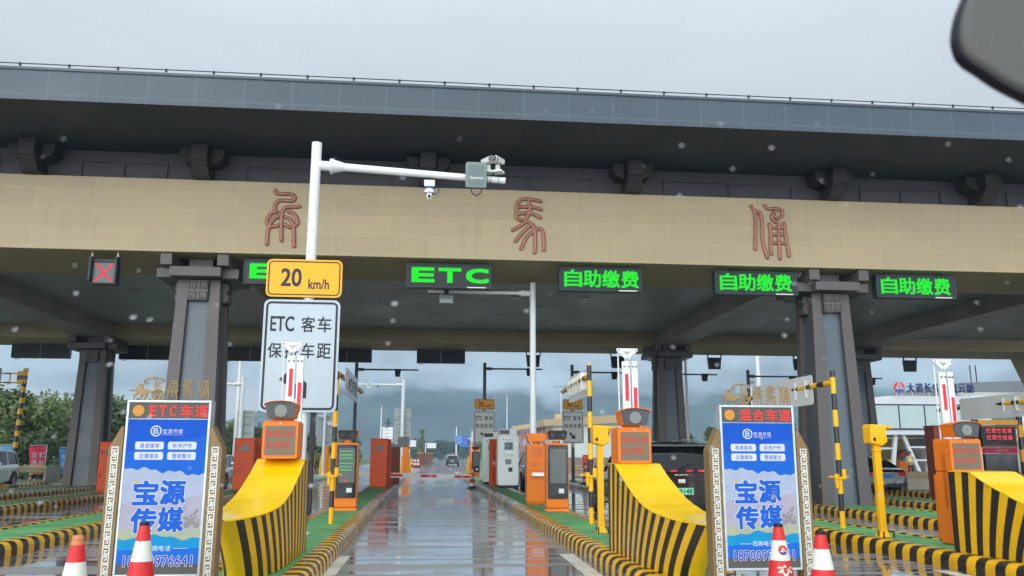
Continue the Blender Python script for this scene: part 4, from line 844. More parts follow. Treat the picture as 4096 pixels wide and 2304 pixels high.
def white_kiosk(loc, label):
    t = thing('payment_kiosk', label, 'payment kiosk', loc, 0, 'white payment kiosks')
    MB().rbox(-.4, .4, 0, .7, .1, 2.0, .06).build('shell', M_kw, t, .02); MB().box(-.34, .34, .05, .65, 0, .101).build('plinth', M_black, t)
    MB().rbox(-.32, .34, -.015, .001, .28, 1.9, .04).build('front_panel', M_kw, t, .006)
    MB().rbox(-.18, .2, -.022, -.014, 1.42, 1.78, .03).build('screen_bezel', M_silver, t); s_ = MB().box(-.15, .17, -.027, -.021, 1.46, 1.74).build('screen', screen('kiosk_screen', (110, 128, 136), .5), t)
    MB().box(-.13, -.0, -.03, -.028, 1.64, 1.65).box(-.13, .06, -.03, -.028, 1.58, 1.59).build('lettering', M_kw, s_)
    MB().box(-.2, .2, -.02, -.014, 1.2, 1.3).build('slot_panel', M_fret, t); MB().box(-.12, .12, -.022, -.014, .9, 1.1).build('reader', M_grey, t); MB().box(.0, .16, -.022, -.014, .62, .78).build('keypad', M_dkmetal, t)
    MB().disc(-.19, 1.84, .03, -.02, -.015, 16).build('logo', M_cr, t)
    b = MB()
    for i, ch in enumerate('大道长安'): b.text(ch, -.12 + i * .075, -.06 + i * .075, 1.81, 1.87, -.0155, .003)
    b.build('lettering', M_signk, t)
    MB().box(-.415, -.4, .12, .2, .3, 1.85).build('green_strip', M_green, t)
    MB().rbox(-.36, .34, .02, .6, 2.0, 2.26, .03).build('camera_head', M_kw, t, .02); MB().box(-.35, .05, .0, .021, 2.05, 2.22).build('camera_window', M_dkglass, t); return t
white_kiosk((3.24, 33.6, .19), 'pale kiosk with small screen behind the orange kiosks, nearer of the two')
white_kiosk((2.95, 38.2, .19), 'pale kiosk with green edge glow, farther of the two, behind red cabinets')
def cabinet(loc, label, W, D, H, m, group=None, rz=0.0, split=True, window=True, name='equipment_cabinet', cat='cabinet'):
    t = thing(name, label, cat, loc, rz, group)
    MB().box(-W / 2, W / 2, 0, D, .06, H).box(-W / 2 + .03, W / 2 - .03, .03, D - .03, 0, .061).build('body', m, t, .012)
    MB().box(-W / 2 - .02, W / 2 + .02, -.02, D + .02, H, H + .03).build('lid', m, t, .006)
    if split:
        for z0, z1 in ((.1, H * .5 - .015), (H * .5 + .015, H - .05)): MB().box(-W / 2 + .02, W / 2 - .02, -.014, .001, z0, z1).build('door', m, t, .004)
        for z in (H * .3, H * .78): MB().box(-W / 2 + .07, -W / 2 + .1, -.03, -.013, z, z + .12).build('handle', M_dkmetal, t)
    if window: MB().box(-W * .2, W * .22, -.02, -.013, H * .76, H * .87).build('window', M_scr_off, t)
    return t
G_RC = 'red equipment cabinets'
cabinet((-1.8, 34.5, .19), 'red-orange cabinet with small window, right of the green-text kiosk', .66, .5, 1.86, M_red, G_RC)
cabinet((-1.72, 35.2, .19), 'narrow red-orange cabinet tucked behind the other red cabinet by the gate arm', .72, .5, 1.84, M_red, G_RC, split=False, window=False)
cabinet((-6.45, 31.9, .19), 'red cabinet with window left of the left barrier, beside the silver car', .72, .62, 1.8, M_red, G_RC)
cabinet((-6.05, 33.6, .19), 'red cabinet mostly hidden behind the left toll display', .72, .62, 1.85, M_red, G_RC, split=False, window=False)
cabinet((-10.45, 30.0, .19), 'red cabinet left of the ETC-lane board, by the dark rear column', .62, .5, 1.62, M_red, G_RC)
cabinet((2.78, 36.0, .19), 'tall thin red cabinet, left of the pair between the white kiosks', .16, .5, 1.88, M_red, G_RC, split=False, window=False)
cabinet((2.96, 35.7, .19), 'tall thin red cabinet, right of the pair between the white kiosks', .17, .5, 1.88, M_red, G_RC, split=False, window=False)
cabinet((-1.28, 38.0, .19), 'brown-red gate housing with handle, behind the red cabinets', .42, .4, 1.55, M_dkred, None, window=False)
cabinet((15.05, 24.0, .19), 'dark red pillar cabinet left of the rightmost toll display', .3, .5, 2.1, M_dkred, None, split=False, window=False)
cabinet((-.95, 38.6, 1.78), 'small grey box with warning triangle on the pole beyond the red cabinets', .5, .15, .42, M_grey, None, split=False, window=False)
cabinet((-17.1, 42, .19), 'grey verge cabinet beside the far left guardrail', .5, .4, .72, M_grey, None, split=False, window=False)
cabinet((-2.72, 21.2, .0), 'black slab standing upright behind the left toll display', .12, .12, 2.4, M_black, None, split=False, window=False, name='dark_panel', cat='panel')
t = thing('fire_extinguisher_cover', 'red quilted cover standing against the dark left rear column', 'fire equipment', (-14.08, 38.05, .28))
MB().prism([(-.16, 0), (.16, 0), (.15, .55), (.1, .68), (-.1, .68), (-.15, .55)], -.12, .1, 'y').build('cover', mat('wine_red_cover', (140, 26, 36), .4, 0, .2, 4), t, .03)
t = thing('barrier_gate', 'horizontal red and white gate arm closed across the middle lane', 'barrier gate', (-2.0, 38, .19))
MB().rbox(-.16, .16, -.05, .35, 0, .8, .03).build('housing', M_dkred, t)
a = MB().hexa([(-.9, -.03, .33), (4.04, -.03, .22), (4.04, .03, .22), (-.9, .03, .33)], [(-.9, -.03, .53), (4.04, -.03, .42), (4.04, .03, .42), (-.9, .03, .53)]).build('arm', mat('arm_white', (250, 250, 248), .4, 0, .04), t, .006)
for x0, x1 in ((.36, 1.06), (1.84, 2.52), (3.31, 3.62), (3.66, 4.02)):
    z = lambda x: .33 - .11 * (x + .9) / 4.94
    MB().hexa([(x0, -.034, z(x0) + .04), (x1, -.034, z(x1) + .04), (x1, -.0305, z(x1) + .04), (x0, -.0305, z(x0) + .04)], [(x0, -.034, z(x0) + .155), (x1, -.034, z(x1) + .155), (x1, -.0305, z(x1) + .155), (x0, -.0305, z(x0) + .155)]).build('red_strip', M_bright_red, a)

# ------------------------------------------------------------------ camera poles, signs, lamps beyond the booths
def cam_pole(loc, H, arm, label, r=.09, zarm=None, m=None, dev=(), group=None, flange=True):
    t = thing('camera_pole', label, 'camera pole', loc, 0, group); m = m or M_white; za = zarm or H - .33; s_ = 1 if arm > 0 else -1
    MB().tube((0, 0, 0), (0, 0, H), r, r * .95, 16).tube((0, 0, 0), (0, 0, .05), r * 2.2).build('pole', m, t)
    MB().tube((s_ * r * .8, 0, za), (arm, 0, za), r * .55, r * .45).build('arm', m, t)
    if flange: MB().tube((s_ * r, 0, za), (s_ * r * 3, 0, za), r * .9, r * .9).tube((s_ * r * 3, 0, za), (s_ * r * 4.5, 0, za), r * 1.2, r * .6).build('flange', m, t)
    for x, k in dev:
        if k == 'box': MB().hexa([(x - .12, -.12, za - .34), (x + .1, -.12, za - .34), (x + .1, .1, za - .34), (x - .12, .1, za - .34)], [(x - .16, -.1, za + .04), (x + .16, -.1, za + .04), (x + .16, .1, za + .04), (x - .16, .1, za + .04)]).build('antenna', M_black, t, .01)
        if k == 'panel': MB().box(x - .18, x + .18, -.12, .02, za - .33, za - .09).build('antenna', M_silver, t, .01); MB().box(x - .06, x + .06, -.05, .05, za - .1, za + .06).build('clamp', M_dkmetal, t)
        if k == 'cam': MB().box(x - .06, x + .06, -.2, .1, za + .12, za + .25).tube((x, 0, za), (x, 0, za + .14), .03).build('camera', M_white, t, .01)
        if k == 'dome': MB().tube((x, 0, za - .12), (x, 0, za - .02), .09).ell((x, 0, za - .14), .08, .08, .1, 12).build('dome', M_grey, t)
    return t
cam_pole((2.86, 22.8, .19), 5.9, -2.87, 'plain white pole rising behind the orange kiosks, arm pointing left', .088, 5.6, dev=((-2.37, 'panel'),))
cam_pole((-1.72, 65, .0), 7.08, -3.4, 'slender white camera pole right of the lane sign, arm pointing left', .13, 6.68, dev=((-2.6, 'panel'), (-2.55, 'cam'), (-1.9, 'dome'), (-3.1, 'cam')))
cam_pole((-12.5, 60, 0), 6.7, -3.6, 'white pole with arm just right of the front left column', .14, 6.2)
cam_pole((-6.42, 56, .19), 4.0, -.4, 'white post carrying a grey sign back, at the foot of the large lane sign', .09, 3.7, flange=False)
M_dkpole = mat('pole_weathered', (92, 96, 96), .5, .2, .15)
cam_pole((2.89, 42.4, .19), 5.8, 2.9, 'grey pole carrying the left of the two small lane signs', .085, 5.5, M_dkpole, ((2.25, 'box'),))
cam_pole((7.22, 41.9, .19), 5.7, 2.6, 'grey pole carrying the right of the two small lane signs', .085, 5.33, M_dkpole, ((2.15, 'box'),))
cam_pole((11.9, 42.0, .19), 5.6, 2.8, 'grey pole hidden behind the dark rear column, arm to its right', .085, 5.3, M_dkpole, ((2.15, 'box'),))
cam_pole((16.32, 42.0, .19), 5.55, 2.9, 'grey pole rising behind the gold letters of the mixed-lane board', .085, 5.24, M_dkpole, ((2.35, 'box'),))
cam_pole((-3.4, 42.0, .19), 5.7, 3.0, 'grey arm with black antenna right of the large white lane sign', .085, 5.35, M_dkpole, ((2.0, 'box'),))
cam_pole((20.6, 42.0, .19), 5.5, 2.9, 'grey arm with black antenna beside the blue rooftop lettering', .085, 5.2, M_dkpole, ((2.35, 'box'),))
for x, y, k, lb in ((2.89, 42.28, .81, 'left'), (7.22, 41.78, .81, 'right')):
    speed_sign((x, y, 3.66), k, 'small yellow speed sign on a grey pole, %s of the distant pair' % lb, 'distant speed signs', True)
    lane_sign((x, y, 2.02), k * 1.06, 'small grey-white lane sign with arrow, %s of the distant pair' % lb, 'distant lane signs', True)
def sign_back(loc, W, segs, label):
    t = thing('sign_back', label, 'road sign', loc, 0, 'ribbed sign backs')
    for z0, z1 in segs:
        p = MB().rbox(-W / 2, W / 2, 0, .03, z0, z1, .1).build('panel', mat('sign_back_grey', (156, 162, 160), .45, .1, .1, 2, streak=.2), t)
        n = max(2, int((z1 - z0) / .45))
        for i in range(n):
            z = z0 + (z1 - z0) * (i + .5) / n; MB().box(-W * .38, W * .38, -.04, -.002, z - .025, z + .025).build('rail', M_grey, p)
sign_back((-12.2, 60.2, 0), 1.15, ((3.85, 4.45), (2.0, 3.8)), 'ribbed grey sign back just right of the front left column')
sign_back((-6.42, 56.2, 0), .95, ((3.6, 3.95), (2.0, 3.5)), 'ribbed grey sign back showing under the large lane sign')
sign_back((-1.72, 65.2, 0), 1.25, ((4.1, 4.9), (2.25, 4.0)), 'ribbed grey sign back on the slender white pole')
def lamp(loc, H, label, heads=3, r=.1):
    t = thing('street_lamp', label, 'street lamp', loc, 0, 'tall white lamp masts'); MB().tube((0, 0, 0), (0, 0, H), r * 1.2, r * .6, 10).build('mast', M_white, t)
    for k in range(heads): x = (k - (heads - 1) / 2) * .9; MB().tube((0, 0, H - .2), (x, 0, H), .04, n=6).box(x - .2, x + .2, -.3, .3, H - .05, H + .15).build('lamp_head', M_grey, t)
lamp((14.2, 150, 0), 11.8, 'white lamp mast standing right of the left small lane sign'); lamp((23.8, 150, 0), 13.5, 'white lamp mast just left of the right small lane sign')
lamp((-14.9, 70, 0), 12, 'thick white mast right of the front left column', 2, .16); lamp((-6.1, 120, 0), 8.1, 'thin white mast left of the slender camera pole', 1); lamp((-4.9, 110, 0), 4.9, 'short white mast left of the slender camera pole', 1, .12)
lamp((-17.2, 62, 0), 6.6, 'thin white mast with globe camera behind the gold chariot', 1, .07); lamp((23.5, 60, 0), 6.7, 'short white lamp behind the gold letters on the mixed-lane board', 1, .08); lamp((26.5, 66, 0), 13, 'thick white mast left of the right front column', 2, .2)
lamp((14.0, 45, 0), 8, 'white mast partly hidden behind the dark right rear column', 1, .1); lamp((10.8, 300, 0), 11.5, 'tiny distant white mast above the far tree line', 1, .25)
t = thing('power_pole', 'dark wooden power pole before the mountain', 'power pole', (-8.1, 190, 0)); MB().tube((0, 0, 0), (0, 0, 9.4), .3, .2, 8).box(-.8, .8, -.06, .06, 8.3, 8.5).build('pole', mat('dark_wood', (66, 64, 62), .8), t)
t = thing('direction_sign', 'blue roadside direction sign with white lines and red numbers', 'road sign', (6.4, 150, 0))
MB().tube((1.6, .1, 0), (1.6, .1, 4.6), .12).tube((-.2, .1, 4.4), (1.6, .1, 4.4), .08).build('post', M_white, t)
M_bl = mat('sign_blue', (28, 104, 190), .4)
for z0, z1, x0, x1 in ((4.15, 4.9, -1.05, 1.05), (3.38, 4.12, -1.05, 1.05), (2.98, 3.34, -.5, 1.35)):
    p = MB().rbox(x0, x1, 0, .06, z0, z1, .05).build('panel', M_bl, t)
    b = MB().text('广场车场' if z1 < 4.5 else '停车场入口', x0 + .15, x0 + 1.1, (z0 + z1) / 2 + .05, z1 - .08, -.005, .01, 0, .02).text('剩余车位', x0 + .15, x0 + .95, z0 + .08, (z0 + z1) / 2 - .05, -.005, .01, 0, .02); b.build('lettering', M_signw, p)
    if z1 > 3.5: MB().box(.35, .7, -.02, -.004, (z0 + z1) / 2 - .2, (z0 + z1) / 2 - .02).build('number', M_redtxt, p)
for loc, W, z0, z1, lb in (((1.6, 220, 0), 2.4, 3.35, 4.65, 'white roadside board with slats on a post, left of the far dark car'), ((-3.1, 220, 0), 1.7, 3.7, 5.3, 'grey-white roadside board partly behind the red cabinet pole'), ((-5.2, 120, 0), 1.5, 3.2, 5.35, 'white framed roadside board beside the slender camera pole')):
    t = thing('roadside_board', lb, 'road sign', loc, 0, 'white roadside boards'); MB().tube((-W * .6, .1, 0), (-W * .6, .1, z1), .12, n=8).tube((-W * .6, .1, z1 - .2), (W * .5, .1, z1 - .2), .07, n=6).tube((-W * .6, .1, z0 + .2), (W * .5, .1, z0 + .2), .07, n=6).build('post', M_white, t)
    b = MB(); n = 5
    for i in range(n): b.box(-W * .45, W * .5, 0, .05, z0 + (z1 - z0) * i / n, z0 + (z1 - z0) * (i + .88) / n)
    b.build('slats', M_white, t)
def far_nose(loc, label, sx=1):
    t = thing('crash_barrier', label, 'crash barrier', loc, 0, 'far-end crash barriers')
    MB().hexa([(-.42, 0, 0), (.42, 0, 0), (.42, .8, 0), (-.42, .8, 0)], [(-.3, 0, 1.25), (.3, 0, 1.25), (.3, .7, 1.25), (-.3, .7, 1.25)]).build('body', M_yel, t, .02)
    MB().box(-.22, .22, -.12, .3, 1.25, 1.9).box(-.2, .2, -.3, -.001, .0, 1.85).build('display_case', M_orange, t, .02)
far_nose((3.3, 60, .19), 'yellow barrier block with orange case at the far end of the right island'); far_nose((-1.3, 60.4, .19), 'yellow barrier block with orange case at the far end of the left island'); far_nose((-6.7, 59.6, .19), 'yellow barrier block left of the left striped post')
t = thing('barrier_gate', 'distant upright white gate arm beside the far yellow camera post', 'barrier gate', (3.2, 59.0, .19)); MB().rbox(-.15, .15, -.1, .2, 0, .8, .03).build('housing', M_orange, t)
a = MB().box(-.07, .07, -.03, .03, .6, 2.9).build('arm', M_white, t)
for z in (.7, 1.7): MB().box(-.03, .03, -.034, -.0305, z, z + .5).build('red_strip', M_bright_red, a)
t = thing('median_wall', 'brown panelled median wall receding along the far road', 'wall', (-.7, 110, 0))
MB().hexa([(-.15, 0, 0), (.15, 0, 0), (2.4, 60, 0), (2.1, 60, 0)], [(-.15, 0, 1.72), (.15, 0, 1.72), (2.4, 60, 1.8), (2.1, 60, 1.8)]).build('panels', panels('wall_brown', (140, 92, 44), 2.0, 2.2, 'yz', .03, (.6, .6, .6), .6, .1, .1), t)
MB().hexa([(-.22, -.05, 1.72), (.22, -.05, 1.72), (2.5, 60, 1.8), (2.05, 60, 1.8)], [(-.2, -.05, 1.9), (.2, -.05, 1.9), (2.5, 60, 1.98), (2.05, 60, 1.98)]).build('coping', mat('coping_orange', (206, 136, 40), .45), t); MB().hexa([(-.3, -.1, 0), (.5, -.1, 0), (2.8, 60, 0), (2, 60, 0)], [(-.3, -.1, .2), (.5, -.1, .2), (2.8, 60, .2), (2, 60, .2)]).build('kerb', M_kcon, t)
# ------------------------------------------------------------------ vehicles
def car(loc, rz, label, paint, L=4.8, W=1.9, H=1.68, kind='suv', plate=None, group=None, detail=True, tail='bar', roofpaint=None):
    """body lofted along its length (local +y is forward), glasshouse, wheels, lamps"""
    t = thing('car', label, 'car', loc, rz, group); h = L / 2; w2 = W / 2
    if kind == 'suv':   # y fraction, sill, belt z, belt half-width
        BEL = [(-.5, .42, 1.02, .84), (-.488, .3, 1.06, .91), (-.44, .27, 1.08, .97), (-.3, .25, 1.07, 1.0), (0, .24, 1.03, 1.0), (.2, .24, 1.0, 1.0), (.36, .25, .96, .98), (.44, .27, .88, .93), (.485, .3, .76, .82), (.5, .4, .66, .74)]
        RF = [(-.492, .98, .84, .86), (-.455, 1.40, .80, .80), (-.43, 1.60, .76, .74), (-.36, 1.66, .75, .72), (-.1, 1.69, .75, .72), (.06, 1.66, .75, .7), (.13, 1.56, .74, .66), (.26, .99, .82, .8)]
    else:
        BEL = [(-.5, .42, .82, .80), (-.488, .3, .92, .90), (-.42, .25, .98, .96), (-.3, .22, .97, 1.0), (0, .21, .93, 1.0), (.2, .21, .9, 1.0), (.36, .22, .85, .97), (.44, .25, .78, .92), (.485, .28, .68, .82), (.5, .38, .6, .74)]
        RF = [(-.42, .95, .80, .84), (-.30, 1.26, .72, .74), (-.2, 1.40, .7, .68), (-.08, 1.45, .7, .66), (.04, 1.43, .7, .66), (.1, 1.36, .7, .64), (.25, .9, .82, .8)]
    kz = H / (1.69 if kind == 'suv' else 1.45)
    b = MB(); ns = None; rows = []
    for f, zs, zb, kw in BEL:
        y = f * L; ww = w2 * kw; zs *= kz; zb *= kz; zm = zs + (zb - zs) * .45
        half = [(0, zs), (ww * .86, zs), (ww * .96, zs + .06), (ww * 1.0, zm), (ww * .985, zm + (zb - zm) * .5), (ww * .95, zb), (ww * .8, zb + .015 * kz), (0, zb + .03 * kz)]
        rows.append([(x, y, z) for x, z in half] + [(-x, y, z) for x, z in half[-2:0:-1]])
    n = len(rows[0])
    for a, c in zip(rows, rows[1:]): b.add(a + c, [(i, (i + 1) % n, n + (i + 1) % n, n + i) for i in range(n)], 0, True)
    b.add(rows[0], [tuple(range(n))]); b.add(rows[-1], [tuple(range(n))])
    body = b.build('body', paint, t); s_ = body.modifiers.new('sub', 'SUBSURF'); s_.levels = s_.render_levels = 2
    def wheel_y(): return (-h + L * .195, h - L * .18)
    rr = .35 * kz * (1.02 if kind == 'suv' else .95)
    g = MB(); rows = []
    def belt(f):
        for p, q in zip(BEL, BEL[1:]):
            if f <= q[0]: u = (f - p[0]) / (q[0] - p[0]); return (p[2] + (q[2] - p[2]) * u) * kz
        return BEL[-1][2] * kz
    # roof + glass as one lofted cabin: roof strip painted, sides glass, pillars painted
    for f, z, kb, kt in RF: rows.append((f * L, min(belt(f), z * kz - .0) - .02, z * kz, w2 * kb * 1.12 if z > 1.1 else w2 * kb, w2 * kt))
    cab = MB()
    for (y0, b0, z0, wb0, wt0), (y1, b1, z1, wb1, wt1) in zip(rows, rows[1:]):
        for s in (-1, 1):
            q = [(s * wb0, y0, b0), (s * wb1, y1, b1), (s * wt1, y1, z1 - .05 * (z1 > 1.2)), (s * wt0, y0, z0 - .05 * (z0 > 1.2))]
            cab.quad(*q, 1)
        slope = abs(z1 - z0) / max(.01, y1 - y0)
        fm = 1 if slope > .28 and not (kind == 'suv' and y0 < 0 and z0 > 1.35 * kz) else 0
        P0 = [(-wt0, y0, z0 - .05 * (z0 > 1.2)), (-wt0 * .8, y0, z0), (0, y0, z0 + .02), (wt0 * .8, y0, z0), (wt0, y0, z0 - .05 * (z0 > 1.2))]
        P1 = [(-wt1, y1, z1 - .05 * (z1 > 1.2)), (-wt1 * .8, y1, z1), (0, y1, z1 + .02), (wt1 * .8, y1, z1), (wt1, y1, z1 - .05 * (z1 > 1.2))]
        cab.add(P0 + P1, [(i, i + 1, 6 + i, 5 + i) for i in range(4)], fm, True)
    cab.build('cabin', [roofpaint or paint, M_carglass], t)
    pl = MB()
    R = rows
    for s in (-1, 1):
        for i in range(len(R) - 1):
            p, q = R[i], R[i + 1]; pl.tube((s * p[4], p[0], p[2] - .045 * (p[2] > 1.2)), (s * q[4], q[0], q[2] - .045 * (q[2] > 1.2)), .035, n=6)
        for f in (-.22, .02) if kind == 'suv' else (-.12, .06):
            y = f * L
            for i in range(len(R) - 1):
                if R[i][0] <= y <= R[i + 1][0]:
                    u = (y - R[i][0]) / (R[i + 1][0] - R[i][0]); wt = R[i][4] + (R[i + 1][4] - R[i][4]) * u; zt = R[i][2] + (R[i + 1][2] - R[i][2]) * u; wb = R[i][3] + (R[i + 1][3] - R[i][3]) * u
                    pl.hexa([(s * wb - .012, y - .05, belt(f) - .02), (s * wb + .012, y - .05, belt(f) - .02), (s * wb + .012, y + .05, belt(f) - .02), (s * wb - .012, y + .05, belt(f) - .02)], [(s * wt - .012, y - .04, zt - .05), (s * wt + .012, y - .04, zt - .05), (s * wt + .012, y + .04, zt - .05), (s * wt - .012, y + .04, zt - .05)])
    pl.build('pillars', roofpaint or paint, t)
    for y in wheel_y():
        for s in (-1, 1):
            wl = MB().lathe([(rr * .6, -.11), (rr * .93, -.115), (rr, -.07), (rr, .07), (rr * .93, .115), (rr * .6, .11)], 0, 0, 28).move(lambda p: (s * (w2 - .1) + p[2], y + p[0], rr + p[1])).build('wheel', M_rubber, t)
            r_ = MB()
            for k in range(10): a = k * .6283; r_.hexa([(-.03, .03, .08), (.03, .03, .08), (.03, .03, .1), (-.03, .03, .1)], [(-.022, rr * .62, .085), (.022, rr * .62, .085), (.022, rr * .62, .1), (-.022, rr * .62, .1)]); st = len(r_.v) - 8; r_.move(lambda p: (p[0] * math.cos(a) - p[1] * math.sin(a), p[0] * math.sin(a) + p[1] * math.cos(a), p[2]), st)
            r_.lathe([(rr * .6, .07), (rr * .66, .105), (rr * .7, .105), (rr * .64, .06)], 0, 0, 28).tube((0, 0, .05), (0, 0, .11), .06)
            r_.move(lambda p: (s * (w2 - .1 + p[2] + .012), y + p[0], rr + p[1])).build('rim', M_rim, wl)
            ar = MB(); n_ = 16
            for i in range(n_): 
                a0, a1 = math.pi * (i / n_) , math.pi * ((i + 1) / n_); ro, ri = rr * 1.2, rr * 1.02
                ar.hexa([(s * (w2 * .985), y + ri * math.cos(a0), rr + ri * math.sin(a0)), (s * (w2 * .985), y + ro * math.cos(a0), rr + ro * math.sin(a0)), (s * (w2 * .985), y + ro * math.cos(a1), rr + ro * math.sin(a1)), (s * (w2 * .985), y + ri * math.cos(a1), rr + ri * math.sin(a1))], [(s * (w2 + .012), y + ri * math.cos(a0), rr + ri * math.sin(a0)), (s * (w2 + .006), y + ro * math.cos(a0), rr + ro * math.sin(a0)), (s * (w2 + .006), y + ro * math.cos(a1), rr + ro * math.sin(a1)), (s * (w2 + .012), y + ri * math.cos(a1), rr + ri * math.sin(a1))])
            ar.build('wheel_arch', M_black, t)
    zb = BEL[0][2] * kz
    if kind == 'suv':
        MB().box(-w2 * .84, w2 * .84, -h - .02, -h + .05, zb + .02, zb + .075).build('tail_strip', M_black, t, .01)
        for s in (-1, 1):
            MB().box(*sorted((s * w2 * .45, s * w2 * .9)), -h - .03, -h + .05, zb + .03, zb + .065).build('tail_light', M_tail, t, .006)
        MB().hexa([(-w2 * .74, -h * .9 - .1, 1.57 * kz), (w2 * .74, -h * .9 - .1, 1.57 * kz), (w2 * .74, -h * .8, 1.6 * kz), (-w2 * .74, -h * .8, 1.6 * kz)], [(-w2 * .74, -h * .9 - .08, 1.61 * kz), (w2 * .74, -h * .9 - .08, 1.61 * kz), (w2 * .74, -h * .8, 1.65 * kz), (-w2 * .74, -h * .8, 1.65 * kz)]).build('spoiler', paint, t, .01)
    else:
        for s in (-1, 1): MB().box(*sorted((s * w2 * .55, s * w2 * .88)), -h - .012, -h + .12, zb - .12, zb + .02).build('tail_light', M_tail, t, .02)
    MB().box(-w2 * .8, w2 * .8, -h - .02, -h + .1, .3 * kz, .44 * kz).build('rear_bumper_trim', M_black, t, .02)
    for s in (-1, 1):
        MB().hexa([(s * w2 * .5, h * .93, .62 * kz), (s * w2 * .82, h * .88, .64 * kz), (s * w2 * .82, h * .95, .64 * kz), (s * w2 * .5, h * 1.0, .62 * kz)], [(s * w2 * .5, h * .9, .74 * kz), (s * w2 * .84, h * .84, .78 * kz), (s * w2 * .84, h * .9, .78 * kz), (s * w2 * .5, h * .98, .74 * kz)]).build('headlight', M_headl, t, .01)
        MB().box(*sorted((s * (w2 - .03), s * (w2 + .17))), h * .28, h * .28 + .1, 1.02 * kz, 1.17 * kz).build('door_mirror', paint, t, .03)
        MB().box(*sorted((s * w2 * .995, s * (w2 + .012))), -h * .15, -h * .15 + .16, .82 * kz, .85 * kz).box(*sorted((s * w2 * .995, s * (w2 + .012))), h * .14, h * .14 + .16, .8 * kz, .83 * kz).build('door_handle', paint, t, .004)
    MB().box(-w2 * .5, w2 * .5, h - .04, h + .01, .38 * kz, .56 * kz).build('grille', M_black, t, .02)
    if plate:
        pz = .61 if kind == 'suv' else zb - .2; p = MB().box(-.24, .24, -h - .06, -h - .012, pz, pz + .14).build('number_plate', plate[1], t)
        if plate[0]: MB().text(plate[0], -.21, .21, pz + .02, pz + .12, -h - .061, .003, 0, .01).build('lettering', M_signk, p)
    return t
def carpaint(name, rgb, metal=.3): return mat(name, rgb, .22, metal, .05, 1, coat=1.0)
M_carglass = mat('car_glass', (16, 19, 21), .12, 0, .1); M_rim = mat('alloy_rim', (150, 152, 154), .3, .8, .06); M_tail = screen('tail_lamp', (214, 26, 40), .35); M_headl = mat('headlamp_glass', (190, 196, 200), .1, .2, .1, coat=1.0)
M_plg = mat('plate_green', (120, 206, 160), .4); M_plb = mat('plate_blue', (40, 96, 170), .4)
P_black = carpaint('paint_black', (20, 22, 25)); P_silver = carpaint('paint_silver', (140, 142, 142), .6); P_white = carpaint('paint_white', (200, 204, 206), .0); P_grey = carpaint('paint_grey', (66, 70, 74), .5)
s = car((5.35, 20.45, 0), 0.03, 'black SUV seen from behind with green plate, in the lane right of the middle', P_black, 4.9, 1.95, 1.74, 'suv', ('F59148', M_plg))
MB().text('BUICK', -.15, .15, 1.005, 1.035, -2.475, .004, 0, .01).build('lettering', M_fret, s)
b = MB()
for i in range(3): b.prism([(-.075 + i * .05, .93), (-.03 + i * .05, .93), (-.03 + i * .05, .87), (-.0525 + i * .05, .84), (-.075 + i * .05, .87)], -2.49, -2.45, 'y')
b.build('badge', M_fret, s)
M_lit = screen('lit_tail_lamp', (255, 50, 70), 1.3); M_ind = screen('lit_indicator', (255, 190, 60), 1.3)
for sg in (-1, 1):
    for x0, x1, m_ in ((.11, .24, M_lit), (.37, .47, M_lit), (.475, .56, M_ind)): MB().box(*sorted((sg * x0, sg * x1)), -2.49, -2.455, 1.09, 1.118).build('lit_lamp', m_, s)
    MB().path([(sg * .66, -1.9, 1.735), (sg * .69, -.6, 1.785), (sg * .67, .5, 1.74)], .018, 6).build('roof_rail', M_silver, s)
MB().path([(0, -2.4, 1.15), (.2, -2.33, 1.22), (.42, -2.31, 1.24)], .01, 6).build('rear_wiper', M_black, s)
car((4.15, 130.4, 0), -.02, 'dark SUV with pale roof driving away down the middle lane', P_black, 4.8, 1.9, 1.72, 'suv', ('', M_plg), roofpaint=P_white)
car((8.8, 420, 0), -.03, 'small white car far down the road, left of the dark SUV', P_white, 4.7, 1.9, 1.5, 'sedan', group='distant cars on the far road')
car((14.8, 460, 0), -.03, 'small grey car far down the road, half behind the dark SUV', P_grey, 4.7, 1.9, 1.6, 'suv', group='distant cars on the far road')
car((17.5, 330, 0), -.03, 'small silver car far down the road, right of the dark SUV', P_silver, 4.7, 1.9, 1.5, 'sedan', group='distant cars on the far road')
car((-9.0, 38.2, 0), math.pi, 'silver saloon facing us between the ETC board and the left red cabinet', P_silver, 4.6, 1.82, 1.44, 'sedan')
car((-18.2, 37.6, 0), math.pi + .1, 'white SUV cut off by the left picture edge', P_white, 4.5, 1.86, 1.6, 'suv')
car((16.95, 33.0, 0), 0, 'black saloon with red tail lamp seen behind the right yellow camera post', P_black, 4.8, 1.85, 1.47, 'sedan', ('', M_plb))
car((4.95, 37.6, 0), 0, 'dark grey car half hidden behind the nearer white kiosk', P_grey, 4.7, 1.88, 1.65, 'suv')
t = thing('box_truck', 'pale lorry far away left of the brown median wall', 'lorry', (-6.3, 300, 0)); MB().box(-1.2, 1.2, 0, 5, .6, 3.6).build('cargo_box', M_white, t, .05); MB().box(-1.1, 1.1, -1.6, -.02, .5, 2.9).build('cab', mat('cab_yellowgreen', (190, 200, 140), .4), t, .15); MB().box(-.95, .95, -1.63, -1.59, 1.7, 2.6).build('windscreen', M_carglass, t)
for y in (-.8, 3.8):
    for x in (-1.0, 1.0): MB().tube((x - .12, y, .5), (x + .12, y, .5), .5).build('wheel', M_rubber, t)
